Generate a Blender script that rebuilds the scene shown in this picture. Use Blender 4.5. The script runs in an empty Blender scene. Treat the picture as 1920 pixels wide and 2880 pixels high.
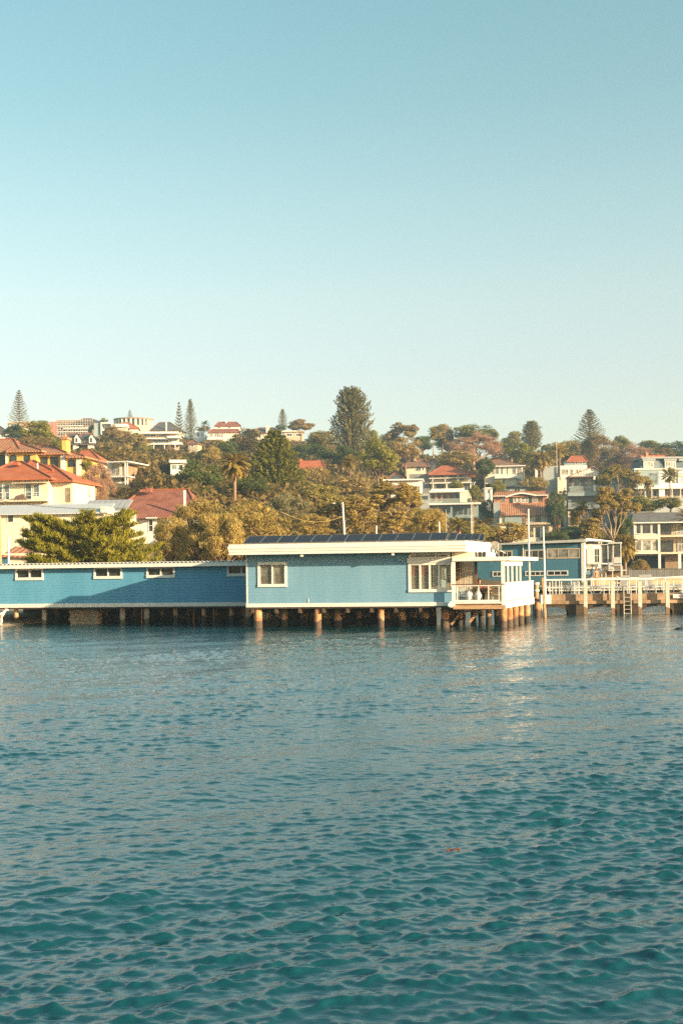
import bpy, math, random
import numpy as np
from mathutils import Vector, Matrix
sc = bpy.context.scene
COL = sc.collection
R = math.radians

# ---------------------------------------------------------------- camera, world, sun, exposure
F = 3600.0; HZ = 1600.0; CH = 3.15; ROLL = 0.0130       # focal length (photo px), horizon row, eye height, roll
cr, sr = math.cos(ROLL), math.sin(ROLL)
cam_d = bpy.data.cameras.new('camera'); cam = bpy.data.objects.new('camera', cam_d); COL.objects.link(cam)
cam_d.sensor_fit = 'VERTICAL'; cam_d.sensor_height = 36; cam_d.sensor_width = 24
cam_d.lens = F*36/2880; cam_d.shift_y = (HZ-1440)/2880
cam_d.clip_start = 0.3; cam_d.clip_end = 6000
cam.matrix_world = Matrix(((cr, sr, 0, 0), (0, 0, -1, 0), (-sr, cr, 0, CH), (0, 0, 0, 1)))
sc.camera = cam
SUN_AZ, SUN_EL = 56.0, 13.4      # azimuth from -Y towards +X
sv = Vector((math.sin(R(SUN_AZ))*math.cos(R(SUN_EL)), -math.cos(R(SUN_AZ))*math.cos(R(SUN_EL)), math.sin(R(SUN_EL))))
w = bpy.data.worlds.new('World'); sc.world = w; w.use_nodes = True
nt = w.node_tree; nt.nodes.clear()
wo = nt.nodes.new('ShaderNodeOutputWorld'); bg = nt.nodes.new('ShaderNodeBackground')
sky = nt.nodes.new('ShaderNodeTexSky'); sky.sky_type = 'NISHITA'; sky.sun_disc = False
sky.sun_elevation = R(SUN_EL); sky.sun_rotation = math.atan2(sv.x, sv.y)
sky.altitude = 10; sky.air_density = 1.0; sky.dust_density = 1.2; sky.ozone_density = 1.6
tint = nt.nodes.new('ShaderNodeMix'); tint.data_type = 'RGBA'; tint.blend_type = 'MULTIPLY'; tint.inputs[0].default_value = 1
wtc = nt.nodes.new('ShaderNodeTexCoord'); wsx = nt.nodes.new('ShaderNodeSeparateXYZ'); wrp = nt.nodes.new('ShaderNodeValToRGB')
nt.links.new(wtc.outputs['Generated'], wsx.inputs[0]); nt.links.new(wsx.outputs[2], wrp.inputs[0]); nt.links.new(wrp.outputs[0], tint.inputs[7])
K_ = 0.80      # air colour by elevation: paler and warmer low down
STOPS = [(0.0, (1.16, .94, .76)), (.146, (1.20, .94, .77)), (.206, (1.24, 1.03, .78)), (.277, (1.11, 1.06, .785)), (.344, (.94, 1.03, .77)), (.40, (.895, 1.04, .775)), (.75, (.66, .95, .86))]
while len(wrp.color_ramp.elements) < len(STOPS): wrp.color_ramp.elements.new(0.5)
for e_, (p_, c_) in zip(wrp.color_ramp.elements, STOPS): e_.position = p_; e_.color = (*[v*K_ for v in c_], 1)
nt.links.new(sky.outputs[0], tint.inputs[6]); nt.links.new(tint.outputs[2], bg.inputs[0]); nt.links.new(bg.outputs[0], wo.inputs[0])
bg.inputs[1].default_value = 0.15
sl = bpy.data.lights.new('sun', 'SUN'); so = bpy.data.objects.new('sun', sl); COL.objects.link(so)
sl.energy = 5.0; sl.angle = R(0.5); sl.color = (1.0, 0.78, 0.50)
so.rotation_euler = sv.to_track_quat('Z', 'Y').to_euler(); so.location = (60, -60, 60)
sc.view_settings.view_transform = 'Standard'; sc.view_settings.look = 'None'
sc.view_settings.exposure = 1.25; sc.view_settings.gamma = 1
sc.cycles.max_bounces = 5; sc.cycles.diffuse_bounces = 2; sc.cycles.glossy_bounces = 3
sc.cycles.transparent_max_bounces = 10; sc.cycles.transmission_bounces = 3; sc.cycles.caustics_reflective = False
sc.cycles.use_denoising = False; sc.cycles.sample_clamp_direct = 2.5; sc.cycles.sample_clamp_indirect = 0.5

# ---------------------------------------------------------------- helpers
def ray(px, py):
    dx, dy = px-960, HZ-py
    return Vector(((dx*cr+dy*sr)/F, 1.0, (-dx*sr+dy*cr)/F))
def W(px, py, d):
    r = ray(px, py); return Vector((r.x*d, d, CH+r.z*d))

def M(name, col, rough=0.7, var=0.15, scale=1.5, bump=0.0, spec=0.3, metal=0.0, col2=None, stretch=(1, 1, 1), bscale=None):
    m = bpy.data.materials.new(name); m.use_nodes = True
    n = m.node_tree.nodes; L = m.node_tree.links
    p = n['Principled BSDF']; p.inputs['Roughness'].default_value = rough
    p.inputs['Specular IOR Level'].default_value = spec; p.inputs['Metallic'].default_value = metal
    tc = n.new('ShaderNodeTexCoord'); mp = n.new('ShaderNodeMapping'); mp.inputs['Scale'].default_value = stretch
    L.new(tc.outputs['Object'], mp.inputs[0])
    no = n.new('ShaderNodeTexNoise'); no.inputs['Scale'].default_value = scale; no.inputs['Detail'].default_value = 6
    no.inputs['Roughness'].default_value = 0.65
    L.new(mp.outputs[0], no.inputs['Vector'])
    rp = n.new('ShaderNodeValToRGB'); L.new(no.outputs['Fac'], rp.inputs[0])
    rp.color_ramp.elements[0].position = 0.3; rp.color_ramp.elements[1].position = 0.7
    c2 = col2 or tuple(min(1, c*(1+var)) for c in col)
    c1 = tuple(c*(1-var) for c in col) if not col2 else col
    rp.color_ramp.elements[0].color = (*c1, 1); rp.color_ramp.elements[1].color = (*c2, 1)
    L.new(rp.outputs[0], p.inputs['Base Color'])
    if bump:
        b = n.new('ShaderNodeBump'); b.inputs['Strength'].default_value = bump; b.inputs['Distance'].default_value = 0.05
        nb = n.new('ShaderNodeTexNoise'); nb.inputs['Scale'].default_value = bscale or scale*6; L.new(mp.outputs[0], nb.inputs['Vector'])
        L.new(nb.outputs['Fac'], b.inputs['Height']); L.new(b.outputs[0], p.inputs['Normal'])
    m['out'] = 1
    return m

def stripes(m, axis, period, strength=0.35, dark=0.6, duty=0.1, bump=0.6, soft=False):
    """lap / groove / tile lines of a given period (m) along a local axis, as darker colour and relief; weatherboard laps are painted shadow"""
    n = m.node_tree.nodes; L = m.node_tree.links; p = n['Principled BSDF']
    tc = n.new('ShaderNodeTexCoord'); sx = n.new('ShaderNodeSeparateXYZ'); L.new(tc.outputs['Object'], sx.inputs[0])
    d = n.new('ShaderNodeMath'); d.operation = 'DIVIDE'; L.new(sx.outputs[axis], d.inputs[0]); d.inputs[1].default_value = period
    fr = n.new('ShaderNodeMath'); fr.operation = 'FRACT'; L.new(d.outputs[0], fr.inputs[0])
    rp = n.new('ShaderNodeValToRGB'); L.new(fr.outputs[0], rp.inputs[0])
    e = rp.color_ramp.elements
    e[0].position = 0; e[0].color = (dark, dark, dark, 1); e[1].position = duty; e[1].color = (1, 1, 1, 1)
    if soft:
        e[1].position = 0.5; q = rp.color_ramp.elements.new(1.0); q.color = (dark, dark, dark, 1)
    mx = n.new('ShaderNodeMix'); mx.data_type = 'RGBA'; mx.blend_type = 'MULTIPLY'; mx.inputs[0].default_value = 1
    src = p.inputs['Base Color'].links[0].from_socket
    L.new(src, mx.inputs[6]); L.new(rp.outputs[0], mx.inputs[7]); L.new(mx.outputs[2], p.inputs['Base Color'])
    if bump:
        b = n.new('ShaderNodeBump'); b.inputs['Strength'].default_value = bump; b.inputs['Distance'].default_value = 0.03
        L.new(rp.outputs[0], b.inputs['Height']); L.new(b.outputs[0], p.inputs['Normal'])
    return m

def leafmat(name, col, col2, trans=0.45, rough=0.6):
    m = bpy.data.materials.new(name); m.use_nodes = True
    n = m.node_tree.nodes; L = m.node_tree.links; n.remove(n['Principled BSDF'])
    out = n['Material Output']
    g = n.new('ShaderNodeNewGeometry'); oi = n.new('ShaderNodeObjectInfo')
    ad = n.new('ShaderNodeMath'); ad.operation = 'MULTIPLY_ADD'; L.new(oi.outputs['Random'], ad.inputs[0]); ad.inputs[1].default_value = 0.35
    L.new(g.outputs['Random Per Island'], ad.inputs[2])
    tc = n.new('ShaderNodeTexCoord'); no = n.new('ShaderNodeTexNoise'); no.inputs['Scale'].default_value = 7.0
    L.new(tc.outputs['Object'], no.inputs['Vector'])
    a2 = n.new('ShaderNodeMath'); a2.operation = 'MULTIPLY_ADD'; L.new(no.outputs['Fac'], a2.inputs[0]); a2.inputs[1].default_value = 0.8
    L.new(ad.outputs[0], a2.inputs[2])
    a3 = n.new('ShaderNodeMath'); a3.operation = 'DIVIDE'; L.new(a2.outputs[0], a3.inputs[0]); a3.inputs[1].default_value = 2.0
    rp = n.new('ShaderNodeValToRGB'); L.new(a3.outputs[0], rp.inputs[0])
    e = rp.color_ramp.elements; e[0].position = 0.2; e[0].color = (*col, 1); e[1].position = 0.85; e[1].color = (*col2, 1)
    di = n.new('ShaderNodeBsdfDiffuse'); tr = n.new('ShaderNodeBsdfTranslucent'); mx = n.new('ShaderNodeMixShader')
    mx.inputs[0].default_value = trans
    L.new(rp.outputs[0], di.inputs[0]); L.new(rp.outputs[0], tr.inputs[0])
    L.new(di.outputs[0], mx.inputs[1]); L.new(tr.outputs[0], mx.inputs[2]); L.new(mx.outputs[0], out.inputs[0])
    return m

def glassmat(name, col, rough=0.04):
    m = bpy.data.materials.new(name); m.use_nodes = True; n = m.node_tree.nodes; L = m.node_tree.links
    p = n['Principled BSDF']; p.inputs['Roughness'].default_value = rough; p.inputs['IOR'].default_value = 1.5
    tc = n.new('ShaderNodeTexCoord'); no = n.new('ShaderNodeTexNoise'); no.inputs['Scale'].default_value = 1.3; no.inputs['Detail'].default_value = 3
    L.new(tc.outputs['Object'], no.inputs['Vector'])
    rp = n.new('ShaderNodeValToRGB'); L.new(no.outputs['Fac'], rp.inputs[0])
    rp.color_ramp.elements[0].position = 0.4; rp.color_ramp.elements[1].position = 0.62
    rp.color_ramp.elements[0].color = (*[c*0.55 for c in col], 1); rp.color_ramp.elements[1].color = (*[c*1.6 for c in col], 1)
    L.new(rp.outputs[0], p.inputs['Base Color'])
    return m

def clearglass(name, alpha=0.18, tint=(0.9, 0.95, 0.95)):
    m = bpy.data.materials.new(name); m.use_nodes = True; n = m.node_tree.nodes; L = m.node_tree.links
    n.remove(n['Principled BSDF']); out = n['Material Output']
    t = n.new('ShaderNodeBsdfTransparent'); t.inputs[0].default_value = (*tint, 1)
    g = n.new('ShaderNodeBsdfGlossy'); g.inputs['Roughness'].default_value = 0.03
    lw = n.new('ShaderNodeLayerWeight'); lw.inputs[0].default_value = 0.5; pw_ = n.new('ShaderNodeMath'); pw_.operation = 'POWER'; pw_.inputs[1].default_value = 4.0; L.new(lw.outputs['Facing'], pw_.inputs[0])
    fz = n.new('ShaderNodeMath'); fz.operation = 'MULTIPLY_ADD'; fz.inputs[1].default_value = 0.85; fz.inputs[2].default_value = 0.05; L.new(pw_.outputs[0], fz.inputs[0])
    mx = n.new('ShaderNodeMixShader'); L.new(fz.outputs[0], mx.inputs[0]); L.new(t.outputs[0], mx.inputs[1]); L.new(g.outputs[0], mx.inputs[2])
    d = n.new('ShaderNodeBsdfDiffuse'); d.inputs[0].default_value = (0.6, 0.6, 0.55, 1)
    m2 = n.new('ShaderNodeMixShader'); m2.inputs[0].default_value = alpha
    L.new(mx.outputs[0], m2.inputs[1]); L.new(d.outputs[0], m2.inputs[2]); L.new(m2.outputs[0], out.inputs[0])
    return m

class MB:
    def __init__(s): s.v = []; s.f = []; s.sm = []
    def add(s, vs, fs, smooth=False):
        o = len(s.v); s.v += [tuple(v) for v in vs]; s.f += [tuple(i+o for i in f) for f in fs]; s.sm += [smooth]*len(fs)
    def box(s, x0, x1, y0, y1, z0, z1):
        if x0 > x1: x0, x1 = x1, x0
        if y0 > y1: y0, y1 = y1, y0
        if z0 > z1: z0, z1 = z1, z0
        s.add([(x0,y0,z0),(x1,y0,z0),(x1,y1,z0),(x0,y1,z0),(x0,y0,z1),(x1,y0,z1),(x1,y1,z1),(x0,y1,z1)],
              [(0,3,2,1),(4,5,6,7),(0,1,5,4),(1,2,6,5),(2,3,7,6),(3,0,4,7)])
    def hexa(s, p):   # 8 points: bottom 4 ccw, top 4 ccw
        s.add(p, [(0,3,2,1),(4,5,6,7),(0,1,5,4),(1,2,6,5),(2,3,7,6),(3,0,4,7)])
    def bar(s, a, b, w, h=None):
        a = Vector(a); b = Vector(b); h = h or w; d = (b-a).normalized()
        up = Vector((0,0,1)) if abs(d.z) < 0.95 else Vector((0,1,0))
        x = d.cross(up).normalized()*w/2; y = x.cross(d).normalized()*h/2
        s.hexa([a-x-y, a+x-y, a+x+y, a-x+y, b-x-y, b+x-y, b+x+y, b-x+y])
    def tube(s, pts, rad, n=8, smooth=True, cap=True):
        pts = [Vector(p) for p in pts]
        if not hasattr(rad, '__len__'): rad = [rad]*len(pts)
        rings = []
        for i, p in enumerate(pts):
            d = (pts[min(i+1, len(pts)-1)]-pts[max(i-1, 0)])
            d = d.normalized() if d.length > 1e-9 else Vector((0,0,1))
            up = Vector((0,1,0)) if abs(d.z) > 0.9 else Vector((0,0,1))
            x = d.cross(up).normalized(); y = x.cross(d)
            rings.append([p+(x*math.cos(2*math.pi*k/n)+y*math.sin(2*math.pi*k/n))*rad[i] for k in range(n)])
        vs = [v for r_ in rings for v in r_]; fs = []
        for i in range(len(pts)-1):
            for k in range(n):
                fs.append((i*n+k, (i+1)*n+k, (i+1)*n+(k+1) % n, i*n+(k+1) % n))
        s.add(vs, fs, smooth)
        if cap:
            o = len(s.v); s.v += [tuple(v) for v in rings[0]]+[tuple(v) for v in rings[-1]]
            s.f += [tuple(o+k for k in range(n)), tuple(o+n+k for k in reversed(range(n)))]; s.sm += [False, False]
    def lathe(s, prof, c=(0,0,0), n=16):
        vs = [(c[0]+r*math.cos(2*math.pi*k/n), c[1]+r*math.sin(2*math.pi*k/n), c[2]+z) for r, z in prof for k in range(n)]
        fs = [(i*n+k, i*n+(k+1) % n, (i+1)*n+(k+1) % n, (i+1)*n+k) for i in range(len(prof)-1) for k in range(n)]
        s.add(vs, fs, True)
        s.add(vs[:n], [tuple(range(n))[::-1]]); s.add(vs[-n:], [tuple(range(n))])
    def build(s, name, mat, parent=None):
        me = bpy.data.meshes.new(name); me.from_pydata(s.v, [], s.f)
        me.polygons.foreach_set('use_smooth', s.sm); me.materials.append(mat)
        o = bpy.data.objects.new(name, me); COL.objects.link(o)
        if parent: o.parent = parent
        return o

def tag(o, label=None, cat=None, group=None, kind=None):
    if label: o['label'] = label
    if cat: o['category'] = cat
    if group: o['group'] = group
    if kind: o['kind'] = kind
    return o
def empty(name, loc, yaw=0, label=None, cat=None, group=None):
    o = bpy.data.objects.new(name, None); COL.objects.link(o); o.location = loc; o.rotation_euler = (0, 0, R(yaw))
    o.empty_display_size = 0.3
    return tag(o, label, cat, group)
def copy_tree(o, parent=None):
    c = o.copy(); COL.objects.link(c); c.parent = parent
    if parent: c.matrix_parent_inverse = o.matrix_parent_inverse
    for ch in [x for x in bpy.data.objects if x.parent == o]: copy_tree(ch, c)
    return c

class Bld:
    """a thing whose geometry is measured on planes of its own frame: u along the front, v into it"""
    def __init__(s, name, label, cat, px, py, d, yaw=0, group=None, root=True):
        s.O = W(px, py, d); s.yaw = yaw
        s.u = Vector((math.cos(R(yaw)), math.sin(R(yaw)), 0)); s.v = Vector((-math.sin(R(yaw)), math.cos(R(yaw)), 0))
        s.root = empty(name, s.O, yaw, label, cat, group) if root else None
    def L(s, px, py, t=0.0):
        r = ray(px, py); C = Vector((0, 0, CH))
        k = (t+(s.O-C).dot(s.v))/r.dot(s.v); P = C+r*k
        return (P-s.O).dot(s.u), P.z-s.O.z
    def rect(s, x0, x1, y0, y1, t):
        xm = (x0+x1)/2; ym = (y0+y1)/2
        return s.L(x0, ym, t)[0], s.L(x1, ym, t)[0], s.L(xm, y1, t)[1], s.L(xm, y0, t)[1]
    def box(s, mb, x0, x1, y0, y1, t0, t1, down=0):
        a, b, c, e = s.rect(x0, x1, y0, y1, t0); mb.box(a, b, t0, t1, c-down, e)
    def part(s, name, mat, boxes, parent=None, down=0):
        mb = MB()
        for b in boxes: s.box(mb, *b, down=down)
        return mb.build(name, mat, parent or s.root)
    def win(s, x0, x1, y0, y1, nx=2, ny=1, t=0.0, fr=None, gl=None, fw=0.07, name='window', open_=False, depth=0.06):
        fr = fr or WHITE; gl = gl or GLASS
        a, b, c, e = s.rect(x0, x1, y0, y1, t); mb = MB(); q = depth
        mb.box(a, a+fw, t-q, t+.01, c, e); mb.box(b-fw, b, t-q, t+.01, c, e)
        mb.box(a+fw, b-fw, t-q, t+.01, c, c+fw); mb.box(a+fw, b-fw, t-q, t+.01, e-fw, e)
        m = fw*0.6
        for i in range(1, nx):
            x = a+fw+(b-a-2*fw)*i/nx; mb.box(x-m/2, x+m/2, t-q*.8, t+.01, c+fw, e-fw)
        for j in range(1, ny):
            z = c+fw+(e-c-2*fw)*j/ny; mb.box(a+fw, b-fw, t-q*.7, t+.005, z-m/2, z+m/2)
        f = mb.build(name, fr, s.root)
        g = MB(); g.box(a+fw*.7, b-fw*.7, t-q*.35, t-q*.3, c+fw*.7, e-fw*.7); g.build('pane', gl, f)
        return f
    def arch(s, x0, x1, y0, y1, t=0.0, gl=None, fr=None):
        a, b, c, e = s.rect(x0, x1, y0, y1, t); cx = (a+b)/2; r = (b-a)/2; n = 10
        def prof(r_, z0, base):
            return [(cx-r_, base)]+[(cx-r_*math.cos(math.pi*k/n), z0+r_*0.7*math.sin(math.pi*k/n)) for k in range(n+1)]+[(cx+r_, base)]
        zt = e-r*0.7
        P = prof(r, zt, c); Q = prof(r-0.1, zt, c+0.1)
        mb = MB(); N = len(P)
        vs = [(x, t-.06, z) for x, z in P]+[(x, t-.06, z) for x, z in Q]+[(x, t, z) for x, z in P]
        fs = [(i, (i+1) % N, N+(i+1) % N, N+i) for i in range(N)]+[(2*N+i, 2*N+(i+1) % N, (i+1) % N, i) for i in range(N)]
        mb.add(vs, fs); f = mb.build('window', fr or DKGREEN, s.root)
        g = MB(); vs = [(x, t-.03, z) for x, z in Q]; g.add(vs, [tuple(range(N))])
        g.build('pane', gl or GLASS, f); return f
    def hip(s, x0, x1, ye, r0, r1, yr, t0, t1, mat, name='roof', thick=0.18, parent=None):
        a, b, _, ze = s.rect(x0, x1, ye, ye, t0); tm = (t0+t1)/2
        ra, zr = s.L(r0, yr, tm); rb, _ = s.L(r1, yr, tm)
        mb = MB()
        vs = [(a,t0,ze),(b,t0,ze),(b,t1,ze),(a,t1,ze),(ra,tm,zr),(rb,tm,zr),(a,t0,ze-thick),(b,t0,ze-thick),(b,t1,ze-thick),(a,t1,ze-thick)]
        fs = [(0,1,5,4),(1,2,5),(2,3,4,5),(3,0,4),(6,7,1,0),(7,8,2,1),(8,9,3,2),(9,6,0,3),(6,9,8,7)]
        mb.add(vs, fs); o = mb.build(name, mat, parent or s.root)
        rg = MB()
        for p, q in (((a,t0,ze),(ra,tm,zr)), ((b,t0,ze),(rb,tm,zr)), ((ra,tm,zr),(rb,tm,zr))):
            if (Vector(p)-Vector(q)).length > .3: rg.bar(Vector(p)+Vector((0,0,.05)), Vector(q)+Vector((0,0,.05)), .22, .16)
        rg.build('ridge_tiles', RIDGE, o)
        return o
    def gable(s, x0, x1, ye, xa, ya, t0, t1, mat, wallmat, over=0.4, name='roof'):
        """gable facing the front: triangular wall and two roof planes"""
        a, b, _, ze = s.rect(x0, x1, ye, ye, t0); xc, zc = s.L(xa, ya, t0)
        w_ = MB(); w_.add([(a,t0,ze),(b,t0,ze),(xc,t0,zc),(a,t1,ze),(b,t1,ze),(xc,t1,zc)], [(0,1,2),(3,5,4),(0,3,4,1)]); w_.build('gable_wall', wallmat, s.root)
        mb = MB(); k = 0.16
        for (ex, sgn) in ((a, -1), (b, 1)):
            dx = sgn*over; dz = -(zc-ze)/abs(xc-ex)*over
            lo = (ex+dx, ze+dz); hi = (xc, zc)
            mb.hexa([(lo[0],t0-over,lo[1]+.01),(hi[0],t0-over,hi[1]+.01),(hi[0],t1+over,hi[1]+.01),(lo[0],t1+over,lo[1]+.01),
                     (lo[0],t0-over,lo[1]+k),(hi[0],t0-over,hi[1]+k),(hi[0],t1+over,hi[1]+k),(lo[0],t1+over,lo[1]+k)])
        return mb.build(name, mat, s.root)
    def mono(s, x0, x1, yf, yb_rise, t0, t1, mat, thick=.15, name='roof', parent=None):
        a, b, _, z = s.rect(x0, x1, yf, yf, t0); zb = z+yb_rise; mb = MB()
        mb.hexa([(a,t0,z-thick),(b,t0,z-thick),(b,t1,zb-thick),(a,t1,zb-thick),(a,t0,z),(b,t0,z),(b,t1,zb),(a,t1,zb)])
        return mb.build(name, mat, parent or s.root)
    def rail(s, x0, x1, y0, y1, t, n, mat, name='railing', w_=0.04, bars=1):
        a, b, c, e = s.rect(x0, x1, y0, y1, t); mb = MB()
        mb.box(a, b, t-.03, t+.03, e-.06, e); mb.box(a, b, t-.02, t+.02, c, c+.05)
        for i in range(n+1):
            x = a+(b-a)*i/n; mb.box(x-w_/2, x+w_/2, t-w_/2, t+w_/2, c+.05, e-.06)
        for j in range(bars-1):
            z = c+(e-c)*(j+1)/bars; mb.box(a, b, t-.012, t+.012, z-.015, z+.015)
        return mb.build(name, mat, s.root)

# ---------------------------------------------------------------- materials
WHITE = M('white paint', (0.74, 0.71, 0.64), 0.5, 0.07, 2.5)
WHITE_OLD = M('weathered white paint', (0.66, 0.60, 0.52), 0.6, 0.12, 3, col2=(0.78, 0.74, 0.68))
CREAM = M('cream render', (0.72, 0.64, 0.48), 0.8, 0.07, 0.8)
WREND = M('white render', (0.74, 0.70, 0.62), 0.8, 0.07, 0.5)
YELLOW = M('yellow render', (0.72, 0.46, 0.12), 0.8, 0.12, 0.6)
GREYR = M('grey render', (0.33, 0.35, 0.33), 0.8, 0.12, 0.6)
TEALR = M('grey green render', (0.26, 0.32, 0.31), 0.8, 0.12, 0.6)
BEIGE = M('beige render', (0.50, 0.40, 0.27), 0.8, 0.15, 0.6)
BROWNR = M('brown render', (0.30, 0.20, 0.12), 0.8, 0.2, 0.6)
PINK = M('pink red sheeting', (0.60, 0.22, 0.15), 0.8, 0.12, 0.5)
DKGREEN = M('dark green joinery', (0.035, 0.06, 0.05), 0.6, 0.1, 1)
DARK = M('dark grey metal', (0.06, 0.065, 0.07), 0.5, 0.2, 2)
MIDGREY = M('galvanised grey', (0.30, 0.30, 0.29), 0.5, 0.15, 2)
TERRA = stripes(M('terracotta barrel tiles', (0.50, 0.19, 0.09), 0.8, 0.3, 1.2, col2=(0.68, 0.36, 0.20)), 0, 0.48, dark=0.35, soft=True)
ORANGE = stripes(M('orange red tiles', (0.44, 0.115, 0.045), 0.8, 0.2, 0.7, col2=(0.60, 0.20, 0.09), bump=.3), 0, 0.30, dark=0.62, soft=True)
REDT = stripes(M('dark red tiles', (0.24, 0.08, 0.055), 0.8, 0.2, 0.9, col2=(0.42, 0.17, 0.11)), 0, 0.30, dark=0.6, soft=True)
BROWNT = stripes(M('brown tiles', (0.25, 0.13, 0.08), 0.8, 0.2, 1.1, col2=(0.36, 0.20, 0.12)), 0, 0.35, dark=0.6, soft=True)
SLATE = M('dark slate tiles', (0.06, 0.06, 0.062), 0.8, 0.3, 1.2, col2=(0.15, 0.13, 0.11))
GREYT = stripes(M('grey concrete tiles', (0.14, 0.13, 0.12), 0.8, 0.3, 1.2, col2=(0.25, 0.22, 0.19)), 0, 0.32, dark=0.7, soft=True)
RIDGE = M('ridge tiles', (0.30, 0.10, 0.05), 0.8, 0.3, 1.2)
TIN = stripes(M('pale corrugated roofing', (0.62, 0.62, 0.60), 0.5, 0.06, 2), 0, 0.18, dark=0.72, soft=True)
SEAM = stripes(M('grey standing seam roofing', (0.36, 0.36, 0.36), 0.5, 0.08, 2), 0, 0.62, dark=0.35, duty=.12)
BRICK = M('orange brown brick', (0.40, 0.16, 0.08), 0.85, 0.2, 3, col2=(0.52, 0.24, 0.13))
BLUE_LIT = stripes(M('sunlit blue painted weatherboards', (0.150, 0.300, 0.410), 0.55, 0.06, 0.8, col2=(0.195, 0.355, 0.465), stretch=(1.6, 1, .35)), 2, 0.172, dark=0.80, duty=.1, bump=.35)  # same paint as BLUE with sunlight put in; dark lap lines are painted shadow
BLUE = stripes(M('blue painted weatherboards', (0.080, 0.275, 0.425), 0.55, 0.06, 0.5, col2=(0.125, 0.335, 0.49), stretch=(1.5, 1, .4)), 2, 0.172, dark=0.62, duty=.1, bump=.7)  # deeper copy for the shaded wing; lap lines carry painted shadow too
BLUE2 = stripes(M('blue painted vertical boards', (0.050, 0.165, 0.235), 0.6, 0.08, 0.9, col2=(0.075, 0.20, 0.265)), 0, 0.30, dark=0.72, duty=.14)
GREYWOOD = stripes(M('grey weathered boards', (0.20, 0.20, 0.19), 0.8, 0.2, 1, col2=(0.32, 0.31, 0.29), stretch=(1, 1, .2)), 0, 0.35, dark=0.6, duty=.2)
FENCEW = stripes(M('grey fence palings', (0.13, 0.13, 0.12), 0.8, 0.2, 1, col2=(0.22, 0.21, 0.19), stretch=(3, 3, .3)), 0, 0.22, dark=0.45, duty=.25)
TIMBER = M('sunbleached timber', (0.36, 0.20, 0.10), 0.8, 0.2, 2.5, col2=(0.55, 0.36, 0.20), stretch=(.4, .4, 3), bump=.3)
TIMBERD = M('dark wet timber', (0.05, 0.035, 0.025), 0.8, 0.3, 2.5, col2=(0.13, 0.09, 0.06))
CONC = M('stained concrete', (0.20, 0.12, 0.065), 0.85, 0.2, 1.1, col2=(0.46, 0.31, 0.19), bump=.4)
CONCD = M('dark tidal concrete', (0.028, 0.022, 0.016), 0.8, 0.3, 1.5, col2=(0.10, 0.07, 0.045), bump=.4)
PALECONC = M('pale concrete post', (0.44, 0.38, 0.30), 0.8, 0.12, 2.2, col2=(0.60, 0.54, 0.45))
STONE = M('sandstone blocks', (0.20, 0.15, 0.09), 0.9, 0.2, 2, col2=(0.36, 0.28, 0.18), bump=.5)
SAND = M('beach sand', (0.34, 0.25, 0.15), 0.9, 0.1, 1.0, col2=(0.44, 0.33, 0.21), bump=.3)
GLASS = glassmat('dark window glass', (0.035, 0.04, 0.04))
GLASSB = glassmat('bluish window glass', (0.12, 0.15, 0.15), .08)
CURTAIN = glassmat('curtained window', (0.24, 0.22, 0.18), .12)
CLEAR = clearglass('clear glass', 0.06)
BALGLASS = clearglass('balustrade glass', 0.22, (.75, .85, .82))
BARK = M('brown bark', (0.12, 0.075, 0.045), 0.9, 0.2, 5, col2=(0.22, 0.14, 0.085))
PALEBARK = M('pale gum bark', (0.30, 0.21, 0.14), 0.8, 0.2, 5, col2=(0.44, 0.33, 0.23))
BARETWIG = M('bare brown twigs', (0.27, 0.16, 0.10), 0.9, 0.2, 5, col2=(0.40, 0.25, 0.16))
PALMBARK = M('reddish palm trunk', (0.20, 0.11, 0.07), 0.9, 0.2, 5, col2=(0.32, 0.19, 0.12))
def proj(P):
    dx = P[0]/P[1]*F; dz = (P[2]-CH)/P[1]*F
    return 960+dx*cr-dz*sr, HZ-(dx*sr+dz*cr)

# ---------------------------------------------------------------- ground, water, beach
PXS = [-700, 0, 300, 600, 900, 1200, 1500, 1800, 2600]
DS = [112, 118, 130, 150, 170, 190, 230, 270, 290, 310, 330, 400, 500, 600, 700, 850, 1200]
ZT = {
 -700: [-1, .6, 3, 7, 11, 15, 22, 28, 30, 32, 34, 43, 55, 66, 80, 80, 60],
 0:    [-1, .6, 3, 6.5, 10.5, 14.5, 21, 27, 29, 31, 33, 42, 54, 65, 79, 79, 60],
 300:  [-1, .6, 3, 6, 10, 14, 20, 26, 28, 30, 32, 42, 53, 64, 76, 77, 60],
 600:  [-1, .6, 3, 6, 9, 12, 17, 22, 25, 28, 31, 40, 51, 61, 70, 70, 55],
 900:  [-1, .6, 2, 5, 8, 11, 16, 21, 23, 26, 28, 38, 49, 57, 60, 58, 40],
 1200: [-1, .6, 1.4, 2.5, 4, 6, 9, 12, 13.5, 16, 20, 31, 44, 51, 54, 52, 35],
 1500: [-1, .6, 1.2, 1.7, 2, 2.6, 3.6, 5.2, 8, 13, 19, 30, 42, 48, 50, 48, 35],
 1800: [-1, .6, 1.2, 1.7, 1.9, 2.1, 2.6, 9, 12.5, 15.5, 19, 29, 40, 46, 48, 46, 35],
 2600: [-1, .6, 1.2, 1.7, 1.9, 2.1, 2.6, 9, 12, 15, 19, 29, 40, 46, 48, 46, 35]}
ZA = np.array([ZT[p] for p in PXS], float)
def ground(x, y):
    px = 960+x/max(y, 1)*F
    px = min(max(px, PXS[0]), PXS[-1]); i = min(np.searchsorted(PXS, px, 'right')-1, len(PXS)-2); a = (px-PXS[i])/(PXS[i+1]-PXS[i])
    row = ZA[i]*(1-a)+ZA[i+1]*a
    return float(np.interp(y, DS, row))
mb = MB(); NY = 110; NX = 70
ys = [112+(1300-112)*(i/NY)**1.8 for i in range(NY+1)]
vs = []; fs = []
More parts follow.
